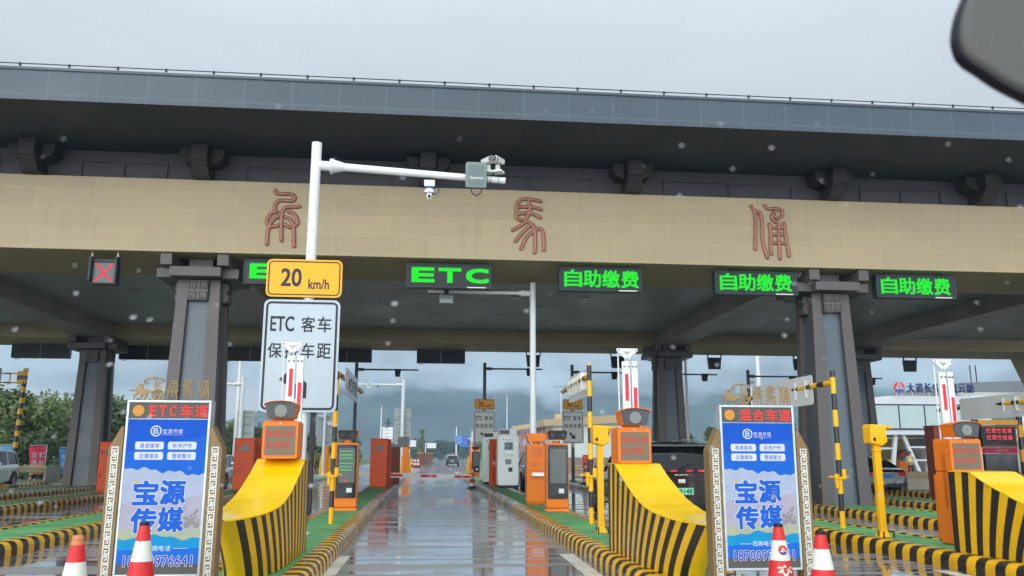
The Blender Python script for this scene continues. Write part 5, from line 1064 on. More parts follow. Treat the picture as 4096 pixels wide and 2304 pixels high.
# ------------------------------------------------------------------ trees
def leaf_mat(name, a, b_, c):
    m, N, L, P = newmat(name); g = N.new('ShaderNodeNewGeometry'); r = g.outputs['Random Per Island']
    n = noise(N, L, coords(N, L), 0.9, 3)
    col = mixc(N, L, r, a, b_); col = mixc(N, L, rng(N, L, n, .4, .7, 0, .75), col, c)
    L.new(col, P.inputs['Base Color']); P.inputs['Roughness'].default_value = .55
    P.inputs['Subsurface Weight'].default_value = 0.0
    tr = N.new('ShaderNodeBsdfTranslucent'); L.new(col, tr.inputs[0]); mxs = N.new('ShaderNodeMixShader'); mxs.inputs[0].default_value = .38
    L.new(P.outputs[0], mxs.inputs[1]); L.new(tr.outputs[0], mxs.inputs[2]); L.new(mxs.outputs[0], N['Material Output'].inputs[0]); return m
M_leaf = leaf_mat('leaf_green', (.1, .16, .045), (.175, .235, .07), (.225, .26, .09)); M_leafd = leaf_mat('leaf_dark', (.045, .085, .032), (.08, .13, .042), (.11, .145, .055)); M_leafy = leaf_mat('leaf_yellowgreen', (.12, .16, .03), (.2, .2, .045), (.09, .14, .03))
M_bark = mat('bark', (92, 78, 64), .85, 0, .25, 6, bmp=.01, bscale=14)
def tree_parts(H, R, seed, leaves, size, blobs=16, base=.28, slim=False):
    rnd = random.Random(seed); C = MB(); T = MB()
    T.tube((0, 0, 0), (.1 * R, 0, H * .45), .05 * H * .4, .03 * H * .4, 8); cen = []
    for i in range(blobs):
        a = rnd.uniform(0, 6.283); q = rnd.random() ** .5; z = H * (base + (1 - base) * rnd.uniform(.12, .88)); k = (1 - abs((z / H - base) / (1 - base) - .42) * 1.25) if not slim else (1.05 - (z / H))
        p = Vector((R * q * k * math.cos(a), R * q * k * math.sin(a), z)); cen.append((p, R * rnd.uniform(.26, .5) * (.5 if slim else 1)))
        if i % 2 == 0: T.tube((.08 * R, 0, H * rnd.uniform(.25, .42)), tuple(p), .02 * H * .35, .008 * H * .3, 5)
    for i in range(leaves):
        p, r = cen[i % blobs]; d = Vector((rnd.gauss(0, 1), rnd.gauss(0, 1), rnd.gauss(0, 1))).normalized(); q = p + d * r * (rnd.random() ** .4) * Vector((1, 1, .8)).length / 1.6
        u = Vector((rnd.gauss(0, 1), rnd.gauss(0, 1), rnd.gauss(0, .6) + .0)).normalized(); v = (u.cross(d + Vector((0, 0, .3))).normalized() if u.cross(d).length > .05 else Vector((0, 0, 1))); s_ = size * rnd.uniform(.6, 1.3)
        C.add([q - u * s_ * .9, q - v * s_ * .45 + u * s_ * .1, q + u * s_ * 1.0, q + v * s_ * .45 + u * s_ * .1], [(0, 1, 2, 3)])
    return C, T
class TreeKind:
    def __init__(s, leaf, *a): s.C, s.T = tree_parts(*a); s.leaf = leaf; s.first = None
    def put(s, loc, rz, sc, label, group, sz=None):
        if s.first is None:
            t = thing('tree', label, 'tree', loc, rz, group); s.C.build('crown', s.leaf, t, keepn=True); s.T.build('trunk', M_bark, t); s.first = t
        else: t = copy_thing(s.first, loc, rz, label); t['group'] = group
        t.scale = (sc, sc, sz or sc); return t
K1 = TreeKind(M_leaf, 6.4, 2.9, 3, 3600, .2, 22); K2 = TreeKind(M_leaf, 6.0, 3.2, 8, 3600, .21, 20); K3 = TreeKind(M_leafd, 6.2, 2.7, 12, 3400, .2, 20); K4 = TreeKind(M_leafy, 6.0, 1.5, 5, 900, .16, 14, .15, True); KP = TreeKind(M_leaf, 12.5, 2.6, 21, 2600, .38, 18, .12, True); KF = TreeKind(M_leafd, 9, 4.2, 30, 1800, .42, 18, .1)
rnd = random.Random(11)
GL = 'trees behind the left verge'; LL = 'bushy green tree in the dense row behind the far left banners'
for i, x in enumerate([-37, -34.4, -31.8, -29.6, -27.2, -25, -23, -20.6]): (K1, K2, K3)[(i * 2) % 3].put((x, 62 + rnd.uniform(-3, 4), -.6), rnd.uniform(0, 6), .92 + .1 * rnd.random(), LL, GL)
for i, x in enumerate([-33, -28, -24, -20]): (K2, K1)[i % 2].put((x, 70, -.5), rnd.uniform(0, 6), .98 + .08 * rnd.random(), LL, GL)
for i, x in enumerate([-40, -36, -33, -30, -26.5, -23.5, -20]): (K2, K1, K3)[i % 3].put((x, 55 + rnd.uniform(-2, 2), -2.2), rnd.uniform(0, 6), .8, LL, GL)
for i, x in enumerate([-19, -16.5, -14.2, -12, -9.8, -7.8]): (K3, K1, K3, K2)[i % 4].put((x, 74 + rnd.uniform(-2, 3), -.9 - .12 * i), rnd.uniform(0, 6), .85 - .03 * i, 'dark green tree behind the front left column and grey sign backs', 'trees behind the sign backs')
for i, (x, y, s_) in enumerate(((25.5, 82, .75), (27.2, 80, .86), (29, 83, .7), (31, 80, .6), (34.6, 79, .92), (36.4, 82, .8), (39, 84, .7))): K4.put((x, y, 0), rnd.uniform(0, 6), s_, 'spindly yellow-green young tree around the right front column', 'young trees by the right column')
KP.put((-1.1, 300, 0), .4, .96, 'tall poplar rising above the far tree line beside the median wall', None)
for i in range(17): KF.put((-12 + i * 2.9 + rnd.uniform(-1, 1), 385 + rnd.uniform(-22, 30), -1), rnd.uniform(0, 6), .92 + .18 * rnd.random(), 'distant dark tree in the line closing the far road', 'far tree line')
for i in range(9): KF.put((32 + i * 5 + rnd.uniform(-1, 1), 330 + rnd.uniform(-22, 30), -1), rnd.uniform(0, 6), .95 + .25 * rnd.random(), 'distant dark tree in the line closing the far road', 'far tree line')
for i in range(8): KF.put((-60 + i * 6 + rnd.uniform(-1, 1), 200 + rnd.uniform(-12, 20), -1), rnd.uniform(0, 6), .75, 'distant dark tree left of the far road', 'trees left of the far road')
bs = thing('hedge', 'rounded green shrub beside the worker in the yellow vest', 'shrub', (34.0, 61.2, 0)); C, T = tree_parts(1.3, .9, 9, 700, .09, 9, .05); C.build('foliage', M_leafd, bs, keepn=True); T.build('stems', M_bark, bs)
tag(MB().quad((-60, 36, .004), (-24.5, 36, .004), (-24.5, 90, .004), (-60, 90, .004)).build('verge_lawn', M_turf), kind='structure')

# ------------------------------------------------------------------ left verge: banners, guardrail
def banner(loc, c1, c2, txt, label, H=1.78):
    t = thing('banner', label, 'banner', loc, 0, 'advertising banners on the left verge'); w_ = .85
    MB().tube((w_ * .5, 0, -.1), (w_ * .5, 0, H), .022, n=8).tube((-w_ * .45, 0, H - .03), (w_ * .5, 0, H), .014, n=6).build('pole', M_white, t)
    b = MB(); n = 8
    def P(u, v, m=0): return (-w_ * .5 + w_ * .93 * u + .1 * (1 - v) * (1 - v) * 0 + .22 * (1 - v) * (1 - u) * .8, .05 * math.sin(u * 6 + v * 3), .35 + (H - .4) * v + .04 * (1 - u) * -1)
    for i in range(n):
        for j in range(n): b.quad(P(i / n, j / n), P((i + 1) / n, j / n), P((i + 1) / n, (j + 1) / n), P(i / n, (j + 1) / n), 0 if j > 2 else 1)
    s_ = b.build('cloth', [mat('banner_' + txt, c1, .6), mat('banner_low' + txt, c2, .6)], t, keepn=True); so_ = s_.modifiers.new('thick', 'SOLIDIFY'); so_.thickness = .004
    l = MB()
    for k, ch in enumerate(txt): col, row = divmod(k, 3); l.text(ch, -.22 + col * .34, .04 + col * .34, H - .62 - row * .34, H - .36 - row * .34, -.055, .004, 0, .02)
    l.build('lettering', M_signw, s_)
banner((-20.35, 44.5, .17), (120, 188, 226), (130, 196, 230), '常更新', 'pale blue banner at the far left edge', 1.75)
banner((-18.75, 44.2, .17), (226, 60, 96), (230, 150, 120), '货通三积分', 'pink-red banner with white characters beside the far left gantry', 1.72)
banner((-17.5, 44.6, .17), (64, 150, 220), (90, 170, 230), '常跑', 'mid-blue banner next to the dark left rear column', 1.62)
def guardrail(x0, x1, y, z, label, n, red=False, loc_z=0.0):
    t = thing('guardrail', label, 'guardrail', ((x0 + x1) / 2, y, loc_z)); h = (x1 - x0) / 2; m = mat('guardrail_cream', (170, 156, 118), .45, .1, .12, 3, streak=.15)
    prof = [(0, z), (-.05, z - .04), (-.05, z - .09), (0, z - .13), (0, z - .18), (-.05, z - .22), (-.05, z - .27), (0, z - .31), (.015, z - .31), (.015, z)]
    MB().prism(prof, -h, h, 'x').build('rail', m, t)
    for i in range(n):
        x = -h + .15 + (2 * h - .3) * i / (n - 1)
        MB().bands((x, .06, 0), (x, .06, z - .02), .05, (0, 1), .1, 10).build('post', [M_bright_red, M_cw] if red else [m, m], t)
guardrail(-19.4, -17.7, 43.2, .72, 'cream guardrail on red and white posts on the far left verge', 3, True, .17)
guardrail(18.6, 30, 36.5, .78, 'cream double-wave guardrail behind the black saloon', 7, False, 0)
t = thing('concrete_barrier', 'long pale concrete barrier below the right guardrail', 'concrete barrier', (18.1, 31.2, .0)); MB().hexa([(0, 0, 0), (12, 3.2, 0), (12, 3.6, 0), (0, .4, 0)], [(0.1, .1, .62), (12, 3.3, .62), (12, 3.5, .62), (0.1, .3, .62)]).build('body', mat('pale_concrete', (168, 160, 142), .7, 0, .12, 2, streak=.25), t, .02)
t = thing('guardrail', 'short cream guardrail by the far mural wall', 'guardrail', (12.0, 62, 0)); MB().prism([(0, .75), (-.05, .7), (0, .6), (-.05, .5), (0, .42), (.02, .42), (.02, .75)], -1.2, 2, 'x').build('rail', mat('guardrail_cream', (170, 156, 118)), t)
for i in range(3): MB().tube((-1 + i * 1.3, .05, 0), (-1 + i * 1.3, .05, .72), .05).build('post', mat('guardrail_cream', (170, 156, 118)), t)
for i, (x, y) in enumerate(((10.6, 60), (11.0, 59.7), (11.35, 58))): cone((x, y, 0), 'small yellow cone in the row by the far red display', [(.08, 'k'), (.5, 'o')], .12, .04, .5, base=True, group='small yellow cones')
t = thing('red_display', 'small red lit display beyond the black and yellow post', 'display board', (11.35, 60, 0)); MB().box(-.3, .3, 0, .15, .55, 1.5).build('case', M_dkred, t); MB().box(-.05, .05, .05, .1, 0, .55).build('post', M_dkmetal, t)
b = MB()
for i in range(3): b.text('限速行', -.24, .24, .65 + i * .28, .85 + i * .28, -.002, .004, 0, .03)
b.build('lettering', M_redtxt, t)

# ------------------------------------------------------------------ right side: LED gantry sign, control room, annexe
t = thing('message_gantry', 'black LED message board on black and yellow posts at the right edge', 'message board', (16.9, 24, .19))
for x in (-.72, .72): MB().bands((x, 0, 0), (x, 0, 2.45), .085, (1, 0), .36, 14, 0).build('post', [mat('gantry_ochre', (196, 140, 40), .4), M_blk], t)
MB().box(-.63, .63, -.06, .06, 2.16, 2.3).build('top_beam', mat('gantry_ochre', (196, 140, 40)), t)
MB().box(-.58, .52, -.1, .1, 1.5, 2.14).build('case', M_black, t, .01)
b = MB()
for i in range(5):
    for k in range(2): b.text('陕西交控通'[i], -.42 + i * .165, -.29 + i * .165, 1.92 - k * .2, 2.05 - k * .2, -.1, .004, 0, .02)
b.build('lettering', M_redtxt, t)
b = MB()
for i in range(34):
    b.box(-.54 + i * .031, -.527 + i * .031, -.104, -.1, 2.1, 2.112); b.box(-.54 + i * .031, -.527 + i * .031, -.104, -.1, 1.53, 1.542)
for i in range(18): b.box(.49, .503, -.104, -.1, 1.53 + i * .032, 1.543 + i * .032)
b.build('border_dots', M_amber, t)
MB().box(-.52, .5, -.09, .05, 1.33, 1.49).build('banner_strip', screen('magenta_strip', (170, 40, 80), .6), t); MB().box(-.5, .5, -.05, .08, .45, 1.32).build('lower_panel', M_dkglass, t); MB().box(-.5, .5, -.06, .08, .38, .449).build('red_ledge', M_dkred, t)
b = MB()
for i, ch in enumerate('大道长安'): b.text(ch, -.25 + i * .12, -.15 + i * .12, 1.37, 1.46, -.091, .003)
b.build('strip_lettering', M_gold, t)
M_bldw = mat('building_white', (206, 210, 212), .4, 0, .05, .6, streak=.1); M_bglass = mat('window_glass_green', (128, 156, 148), .08, 0, .15, .4, coat=.8); M_navy = mat('navy_trim', (34, 42, 74), .4); M_bgrey = mat('building_grey', (168, 168, 160), .6, 0, .06, .5, streak=.12)
t = thing('control_room', 'white raised control room with long green windows on slanting white legs', 'building', (40, 64, 0), -.02)
MB().prism([(-6.2, 3.1), (6.4, 3.1), (7.4, 3.35), (7.4, 5.75), (6.0, 6.2), (-3.5, 6.15), (-7.2, 5.75), (-7.0, 5.55), (-6.5, 3.4)], 0, 9, 'y').build('body', M_bldw, t, .05)
f = MB().prism([(-6.75, 5.4), (3.6, 5.4), (3.6, 3.62), (-6.35, 3.62)], -.03, .05, 'y').build('window_band', M_bglass, t)
for x in (-5.0, -3.0, -.9, 1.2, 3.3): MB().box(x - .04, x + .04, -.06, -.031, 3.62, 5.4).build('mullion', M_navy, f)
MB().box(-6.8, 3.7, -.07, .0, 5.4, 5.5).build('upper_trim', M_navy, t); MB().box(-6.5, 3.7, -.07, .0, 3.5, 3.62).build('lower_trim', M_navy, t)
d = MB().box(4.6, 6.6, -.04, .05, 3.6, 5.2).build('door', M_scr_off, t); MB().box(4.4, 6.9, -.5, .1, 5.3, 5.45).build('canopy', M_bldw, t, .04)
for x in (-5.2, -3.0, -.9, 1.2): MB().box(x - .04, x + .04, .05, .1, 3.7, 4.5).build('blind', M_bgrey, t)
for x0, x1 in ((-4.6, -5.6), (-3.2, -3.7), (-2.6, -1.4), (-.4, -.8), (2, 2.4), (4, 3.4)): MB().hexa([(x1 - .14, .3, 0), (x1 + .14, .3, 0), (x1 + .14, .6, 0), (x1 - .14, .6, 0)], [(x0 - .14, .3, 3.12), (x0 + .14, .3, 3.12), (x0 + .14, .6, 3.12), (x0 - .14, .6, 3.12)]).build('leg', M_bldw, t, .02)
for x0, x1, z in ((-5.2, -3.4, .9), (-5.0, -3.3, 2.0), (-2.2, -.6, 1.1), (-2.4, -.5, 2.1)): MB().box(x0, x1, .38, .52, z, z + .14).build('brace', M_bldw, t)
MB().prism([(-.2, 0), (5.5, 0), (5.5, 2.9), (1.2, 2.9), (-.2, 2.2)], 1.2, 6, 'y').build('ground_annexe', M_bldw, t, .05)
MB().path([(-.3, 1.16, 2.5), (.9, 1.16, 2.4), (1.3, 1.16, 1.8), (1.35, 1.16, .8), (.9, 1.16, .2)], .06, 8).build('curved_trim', M_navy, t)
MB().box(-6, 3, 5, 5.2, 0, 2.9).build('back_wall', mat('ochre_back_wall', (176, 158, 104), .7, 0, .15, .6), t)
MB().box(-4.1, -3.1, .9, 2.0, 0, 1.2).build('yellow_machine', M_clear_y, t, .1); MB().box(-2.2, -1.2, 2, 3, 0, 1.1).build('orange_crate', M_orange, t, .05); MB().prism([(-2.2, 1.35), (-.7, 1.35), (-.9, 1.8), (-1.4, 2.0), (-2.0, 1.8)], 2, 3.2, 'y').build('red_hood', M_dkred, t, .05)
sg = thing('rooftop_sign', 'blue characters and red-blue globe emblem standing on the control room roof', 'sign', (40, 63.6, 6.15), -.02)
b = MB(); b.disc(-4.9, .62, .58, 0, .1, 32, 0); b.prism([(-.56 - 4.9, .45), (-4.34, .45), (-4.48, .2), (-4.7, .08), (-5.1, .08), (-5.32, .2)], -.02, 0, 'y', 1); b.prism([(-5.4, .38), (-4.98, 1.12), (-4.88, 1.12), (-4.42, .38), (-4.56, .42), (-4.93, .96), (-5.2, .44)], -.04, -.02, 'y', 2)
b.prism([(-5.15, .4), (-4.9, .74), (-4.6, .4), (-4.75, .44), (-4.9, .6), (-5.0, .44)], -.04, -.02, 'y', 2); b.move(lambda p: (-3.0 + (p[0] + 4.9) * .75, p[1], .62 + (p[2] - .62) * .75))
b.build('emblem', [mat('emblem_red', (206, 50, 44), .4), mat('emblem_blue2', (48, 88, 160), .4), M_signw], sg)
b = MB()
for i, ch in enumerate('大道长安·智慧云舱'.replace('·', '')): x = -2.35 + i * .7; b.text(ch, x, x + .6, .22, .98, .1, .12, 0, .02)
b.build('lettering', mat('sign_navy', (22, 42, 92), .4), sg)
for x in (-3.2, -2.8, -1.9, -.5, .9, 2.2, 2.9): MB().tube((x, .15, -.05), (x, .15, .3), .04, n=8).build('stay', M_bldw, sg)
t = thing('annexe_building', 'grey building with slate eaves behind the rightmost toll display', 'building', (47.5, 66, 0))
MB().box(-3.0, 9, .5, 12, 0, 6.2).build('wall', panels('annexe_block', (176, 172, 160), 1.0, .5, 'xz', .02, (.8, .8, .8), .7, .08, .06), t); MB().prism([(-4.4, 6.2), (9, 6.2), (9, 6.6), (-4.4, 6.6)], -.6, 12, 'y').build('eave', M_bgrey, t, .03)
MB().prism([(-4.6, 6.61), (9, 6.61), (9, 7.9), (-3.6, 7.4)], -.4, 11, 'y').build('roof', mat('slate_roof', (108, 112, 116), .55, 0, .1, 2), t)
for x in (-2.2, -1.7): MB().tube((x, 1, 7.4), (x, 1, 9.0), .05, n=6).build('aerial', M_dkmetal, t)
t = thing('railed_walkway', 'white railing walkway below the annexe', 'walkway', (46, 60, 0)); MB().box(-4, 8, 0, 1.5, 2.6, 2.9).build('deck', M_bldw, t)
for z in (3.4, 3.9): MB().tube((-4, 0, z), (8, 0, z), .04, n=8).build('rail', M_bldw, t)
for x in (-4, -1, 2, 5, 8): MB().tube((x, 0, 2.9), (x, 0, 3.9), .05, n=8).build('baluster', M_bldw, t)
for x in (-3.5, 1.5, 6.5): MB().box(x - .12, x + .12, .5, .8, 0, 2.6).build('pier', M_bldw, t)
t = thing('mural_wall', 'beige wall with a large framed abstract brown mural behind the white kiosks', 'wall', (9.2, 92, 0), .0)
WM = mat('wall_beige', (182, 164, 128), .7, 0, .08, .5, streak=.15)
MB().hexa([(0, 0, 0), (4.6, -3, 0), (4.6, -2.6, 0), (0, .4, 0)], [(0, 0, 4.5), (4.6, -3, 5.3), (4.6, -2.6, 5.3), (0, .4, 4.5)]).build('wall', WM, t); MB().box(4.3, 4.95, -3.2, -2.4, 0, 5.75).build('pier', WM, t)
mm, N_, L_, P_ = newmat('abstract_mural'); nn = noise(N_, L_, coords(N_, L_, (1.2, 1.2, .45)), 2.2, 6, .62); rmp = N_.new('ShaderNodeValToRGB'); rmp.color_ramp.elements[0].position = .36; rmp.color_ramp.elements[0].color = (.07, .045, .05, 1); rmp.color_ramp.elements[1].position = .66; rmp.color_ramp.elements[1].color = (.42, .36, .36, 1); e_ = rmp.color_ramp.elements.new(.5); e_.color = (.24, .15, .15, 1); L_.new(nn, rmp.inputs[0]); L_.new(rmp.outputs[0], P_.inputs['Base Color']); P_.inputs['Roughness'].default_value = .5
MB().hexa([(.1, -.13, 1.1), (4.2, -2.8, 1.1), (4.2, -2.76, 1.1), (.1, -.09, 1.1)], [(.1, -.13, 4.05), (4.2, -2.8, 4.7), (4.2, -2.76, 4.7), (.1, -.09, 4.05)]).build('mural', mm, t)
t = thing('service_building', 'low pale building with beige cornice behind the right small lane sign', 'building', (11.0, 84, 0), .0)
MB().hexa([(1.5, 0, 0), (9, -6, 0), (9, 6, 0), (1.5, 8, 0)], [(1.5, 0, 4.4), (9, -6, 4.6), (9, 6, 4.6), (1.5, 8, 4.4)]).build('wall', mat('building_pale', (196, 206, 200), .6, 0, .06, .5, streak=.15), t)
MB().hexa([(.6, -.2, 4.3), (9, -6.6, 4.5), (9, 6.5, 4.5), (.6, 8.5, 4.3)], [(.5, -.3, 4.95), (9, -6.8, 5.3), (9, 6.5, 5.3), (.5, 8.5, 4.95)]).build('cornice', WM, t); MB().hexa([(1.5, -.08, .0), (9, -6.08, 0), (9, -6, 0), (1.5, 0, 0)], [(1.5, -.08, 1.3), (9, -6.08, 1.3), (9, -6, 1.3), (1.5, 0, 1.3)]).build('plinth', mat('stained_plinth', (140, 120, 104), .7, 0, .2, 1), t)

# ------------------------------------------------------------------ worker
M_skin = mat('skin', (190, 142, 112), .55, 0, .05); M_vest = mat('hi_vis_vest', (206, 226, 20), .55, 0, .05); M_vest.node_tree.nodes['Principled BSDF'].inputs['Emission Strength'].default_value = 0; M_shirt = mat('pale_blue_shirt', (150, 172, 190), .7); M_trs = mat('dark_trousers', (40, 42, 50), .8); M_hair = mat('dark_hat', (34, 32, 34), .7)
t = thing('person', 'worker in a yellow reflective vest and dark hat standing behind the right guardrail', 'person', (36.1, 61.5, 0), -.7)
def skin_body(name, pts, edges, m, parent, lv=2):
    me = bpy.data.meshes.new(name); me.from_pydata([p[:3] for p in pts], edges, []); o = bpy.data.objects.new(name, me); COL.objects.link(o); o.parent = parent; me.materials.append(m)
    sk = o.modifiers.new('skin', 'SKIN'); 
    for i, p in enumerate(pts): v = me.skin_vertices[0].data[i]; v.radius = (p[3], p[4] if len(p) > 4 else p[3]); v.use_root = (i == 0)
    s_ = o.modifiers.new('sub', 'SUBSURF'); s_.levels = s_.render_levels = lv; sk.use_smooth_shade = True; return o
PB = [(0, 0, .92, .15, .11), (0, 0, 1.15, .14, .1), (0, .01, 1.38, .17, .1), (0, .02, 1.5, .06), (0, -.01, 1.6, .075, .09), (0, -.01, 1.7, .08, .09),
      (-.1, 0, .86, .09), (-.11, -.02, .48, .065), (-.11, .02, .08, .045), (-.12, -.12, .04, .04), (.1, 0, .86, .09), (.11, -.03, .48, .065), (.11, .02, .08, .045), (.12, -.12, .04, .04),
      (-.21, .01, 1.42, .06), (-.27, .0, 1.14, .045), (-.2, -.2, 1.02, .035), (-.17, -.26, 1.02, .03), (.21, .01, 1.42, .06), (.27, 0, 1.14, .045), (.18, -.22, 1.06, .035), (.14, -.28, 1.07, .03)]
body = skin_body('body', PB, [(0, 1), (1, 2), (2, 3), (3, 4), (4, 5), (0, 6), (6, 7), (7, 8), (8, 9), (0, 10), (10, 11), (11, 12), (12, 13), (2, 14), (14, 15), (15, 16), (16, 17), (2, 18), (18, 19), (19, 20), (20, 21)], M_skin, t)
skin_body('shirt', [(0, 0, 1.0, .16, .12), (0, 0, 1.2, .155, .115), (0, .01, 1.4, .18, .11), (-.21, .01, 1.43, .07), (-.26, .0, 1.22, .06), (.21, .01, 1.43, .07), (.26, 0, 1.22, .06)], [(0, 1), (1, 2), (2, 3), (3, 4), (2, 5), (5, 6)], M_shirt, t)
skin_body('vest', [(0, 0, .96, .175, .135), (0, 0, 1.2, .17, .13), (0, .01, 1.42, .175, .12), (-.14, .01, 1.47, .06), (.14, .01, 1.47, .06)], [(0, 1), (1, 2), (2, 3), (2, 4)], M_vest, t)
b = MB()
for z in (1.0, 1.1): b.lathe([(.19, z), (.195, z + .01), (.195, z + .035), (.19, z + .045)], 0, 0, 20)
b.move(lambda p: (p[0] * .98, p[1] * .78, p[2])).build('reflective_band', M_fret, t)
skin_body('trousers', [(0, 0, .9, .16, .12), (-.1, 0, .8, .1), (-.11, -.02, .48, .08), (-.11, .02, .1, .065), (.1, 0, .8, .1), (.11, -.03, .48, .08), (.11, .02, .1, .065)], [(0, 1), (1, 2), (2, 3), (0, 4), (4, 5), (5, 6)], M_trs, t)
MB().ell((0, 0, 1.75), .105, .115, .09, 14).lathe([(.09, 1.72), (.17, 1.715), (.17, 1.725), (.09, 1.74)], 0, 0, 18).build('hat', M_hair, t)
MB().ell((0, -.105, 1.63), .014, .02, .018, 8).build('nose', M_skin, t)
for s_ in (-1, 1): MB().ell((s_ * .033, -.095, 1.66), .011, .008, .008, 8).build('eye', M_black, t); MB().ell((s_ * .088, 0, 1.64), .012, .022, .03, 8).build('ear', M_skin, t)
for s_, h in ((-1, (-.17, -.27, 1.02)), (1, (.14, -.29, 1.07))):
    for k in range(4): skin_body('finger', [(h[0] - .02 * s_ * (k - 1.5) * .8, h[1], h[2] - .012 * k + .018, .009), (h[0] - .02 * s_ * (k - 1.5) * .8, h[1] - .035 + .004 * k, h[2] - .012 * k + .01, .008), (h[0], h[1] - .055 + .006 * k, h[2] - .012 * k - .005, .007)], [(0, 1), (1, 2)], M_skin, t, 1)
    skin_body('thumb', [(h[0] - .02 * s_, h[1] + .02, h[2] + .03, .01), (h[0] - .03 * s_, h[1] - .01, h[2] + .045, .009), (h[0] - .025 * s_, h[1] - .035, h[2] + .045, .008)], [(0, 1), (1, 2)], M_skin, t, 1)

# ------------------------------------------------------------------ rear-view mirror of the car the picture is taken from
t = thing('rear_view_mirror', 'grey rear-view mirror with black rim in the upper right corner', 'mirror', (.574, .6, 1.737))
q = [(-.115, .09), (-.133, .062), (-.1457, .032), (-.1548, .0118), (-.1594, -.0079), (-.1574, -.0218), (-.1545, -.0268), (-.1506, -.031), (-.1418, -.0366), (-.1251, -.0479), (-.099, -.0604), (-.0693, -.0711), (.0, -.093), (.09, -.112), (.14, -.1), (.16, -.05), (.15, .09), (.1, .115), (-.06, .112)]
Q = []
for i in range(len(q)):
    a, b_, c, d = [Vector(q[(i + k) % len(q)]) for k in (-1, 0, 1, 2)]
    for k in range(5): u = k / 5; Q.append(tuple(0.5 * ((2 * b_) + (c - a) * u + (2 * a - 5 * b_ + 4 * c - d) * u * u + (3 * b_ - a - 3 * c + d) * u ** 3)))
q = Q
MB().prism(q, -.014, 0, 'y').build('rim', mat('mirror_rim', (22, 20, 30), .5), t, .005, seg=4)
cxm, czm = .0, .02
MB().prism([(cxm + (x - cxm) * .985, czm + (z - czm) * .985) for x, z in q], -.018, -.008, 'y').build('cover', mat('mirror_cover', (88, 87, 84), .6, 0, .04, 3), t, .006, seg=3)
MB().tube((.06, .02, .1), (.03, .2, .34), .016).build('stem', mat('mirror_rim', (22, 20, 30)), t)

# ------------------------------------------------------------------ raindrops on the windscreen
M_drop, N_, L_, P_ = newmat('rain_water'); P_.inputs['Base Color'].default_value = (1, 1, 1, 1); P_.inputs['Roughness'].default_value = .02; P_.inputs['IOR'].default_value = 1.33; P_.inputs['Transmission Weight'].default_value = 1.0
rnd = random.Random(23); b = MB(); tilt = Vector((0, -.6, .8)); ta = Vector((1, 0, 0)); tb = Vector((0, .8, .6))
for i in range(135):
    x = rnd.uniform(-.42, .5); s0 = rnd.uniform(-.12, .34) ; z = 1.42 + s0 * .62; y = .8 - s0 * .8; r = rnd.choice((.0008, .0011, .0014, .0019)) * rnd.uniform(.8, 1.15); st = len(b.v)
    b.ell((0, 0, 0), r, r * rnd.uniform(1.0, 1.4), r * .2, 12); c = Vector((x, y, z)); b.move(lambda p: tuple(c + ta * p[0] + tb * p[1] + Vector((0, -.62, .78)) * p[2]), st)
o = b.build('raindrops', M_drop); tag(o, kind='stuff'); o['label'] = 'raindrops scattered over the windscreen'

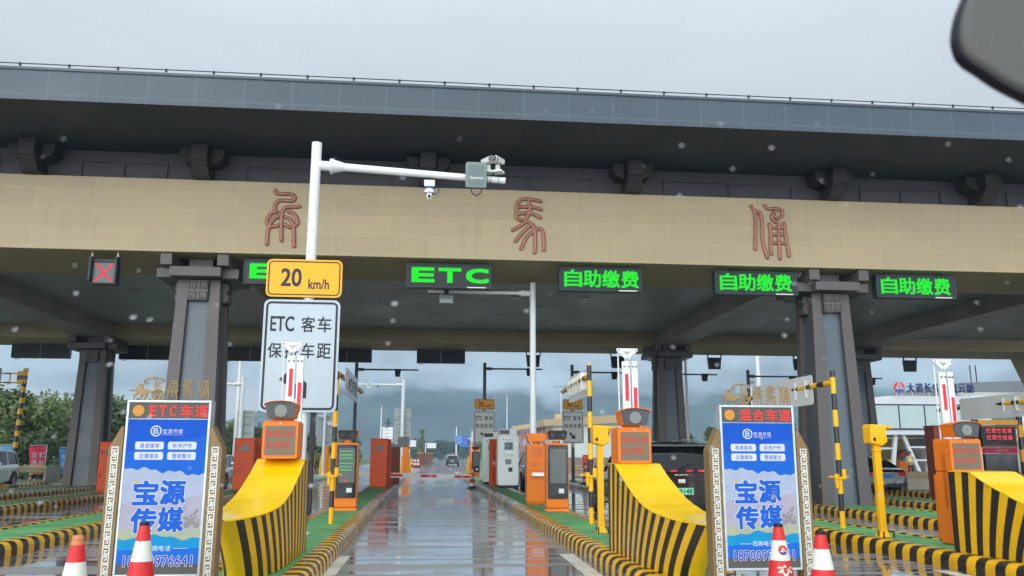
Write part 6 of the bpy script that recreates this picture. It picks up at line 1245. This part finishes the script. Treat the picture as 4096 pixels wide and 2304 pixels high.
# ------------------------------------------------------------------ mountain, rain cloud on it, thin haze
CLOUDC = (.86, .95, 1.0, 1)
M_mtn, N_, L_, P_ = newmat('forested_slope'); g_ = N_.new('ShaderNodeNewGeometry'); n1 = noise(N_, L_, g_.outputs['Position'], .012, 8, .65)
L_.new(mixc(N_, L_, rng(N_, L_, n1, .38, .62, 0, 1), (.018, .036, .03), (.062, .092, .07)), P_.inputs['Base Color']); P_.inputs['Roughness'].default_value = 1.0
from mathutils import noise as mnoise
vs, fs, nx, ny = [], [], 110, 44
for j in range(ny + 1):
    for i in range(nx + 1):
        x = -1600 + 4200 * i / nx; y = 1010 + 1500 * j / ny; u = (y - 1010) / 1500
        m_ = 1 / (1 + math.exp(-(x + 60 + .1 * y) / 90)); base = 420 * (u ** .7) * m_ + 62 * u * (1 - m_)
        z = base * (1 + .34 * mnoise.fractal(Vector((x / 420, y / 420, 1.3)), 1, 2, 5)) + 16 * u * mnoise.fractal(Vector((x / 90, y / 90, 4)), 1, 2, 4) - 2
        vs.append((x, y, z))
for j in range(ny):
    for i in range(nx): a = j * (nx + 1) + i; fs.append((a, a + 1, a + nx + 2, a + nx + 1))
o = MB().add(vs, fs, 0, True).build('mountain', M_mtn, keepn=True); tag(o, kind='structure')
mc = bpy.data.materials.new('rain_cloud'); mc.use_nodes = True; N_, L_ = mc.node_tree.nodes, mc.node_tree.links; N_.remove(N_['Principled BSDF']); pv = N_.new('ShaderNodeVolumePrincipled')
g_ = N_.new('ShaderNodeTexCoord'); mp_ = N_.new('ShaderNodeMapping'); mp_.inputs['Scale'].default_value = (1, 1, 1.9); L_.new(g_.outputs['Object'], mp_.inputs[0]); n1 = noise(N_, L_, mp_.outputs[0], .0105, 6, .62)
s_ = N_.new('ShaderNodeSeparateXYZ'); L_.new(g_.outputs['Object'], s_.inputs[0])
hgt = rng(N_, L_, s_.outputs[2], 28, 120, -.44, .34); sm = N_.new('ShaderNodeMath'); sm.operation = 'ADD'; L_.new(hgt, sm.inputs[0]); L_.new(n1, sm.inputs[1])
dn = rng(N_, L_, sm.outputs[0], .43, .70, .0002, .045); L_.new(dn, pv.inputs['Density']); pv.inputs['Color'].default_value = CLOUDC
L_.new(pv.outputs[0], N_['Material Output'].inputs['Volume'])
o = MB().box(-700, 1150, 800, 1000, -6, 190).build('low_cloud', mc); tag(o, kind='stuff'); o['label'] = 'low rain cloud and mist hanging on the mountain'
mh = bpy.data.materials.new('haze_air'); mh.use_nodes = True; nh = mh.node_tree.nodes; nh.remove(nh['Principled BSDF']); pv = nh.new('ShaderNodeVolumePrincipled')
pv.inputs['Color'].default_value = (.52, .77, 1.0, 1); pv.inputs['Density'].default_value = .0004; pv.inputs['Anisotropy'].default_value = .0
mh.node_tree.links.new(pv.outputs[0], nh['Material Output'].inputs['Volume'])
o = MB().box(-4500, 4500, -70, 760, -4, 60).build('haze', mh); tag(o, kind='stuff'); o['label'] = 'thin wet air that fades the far trees'
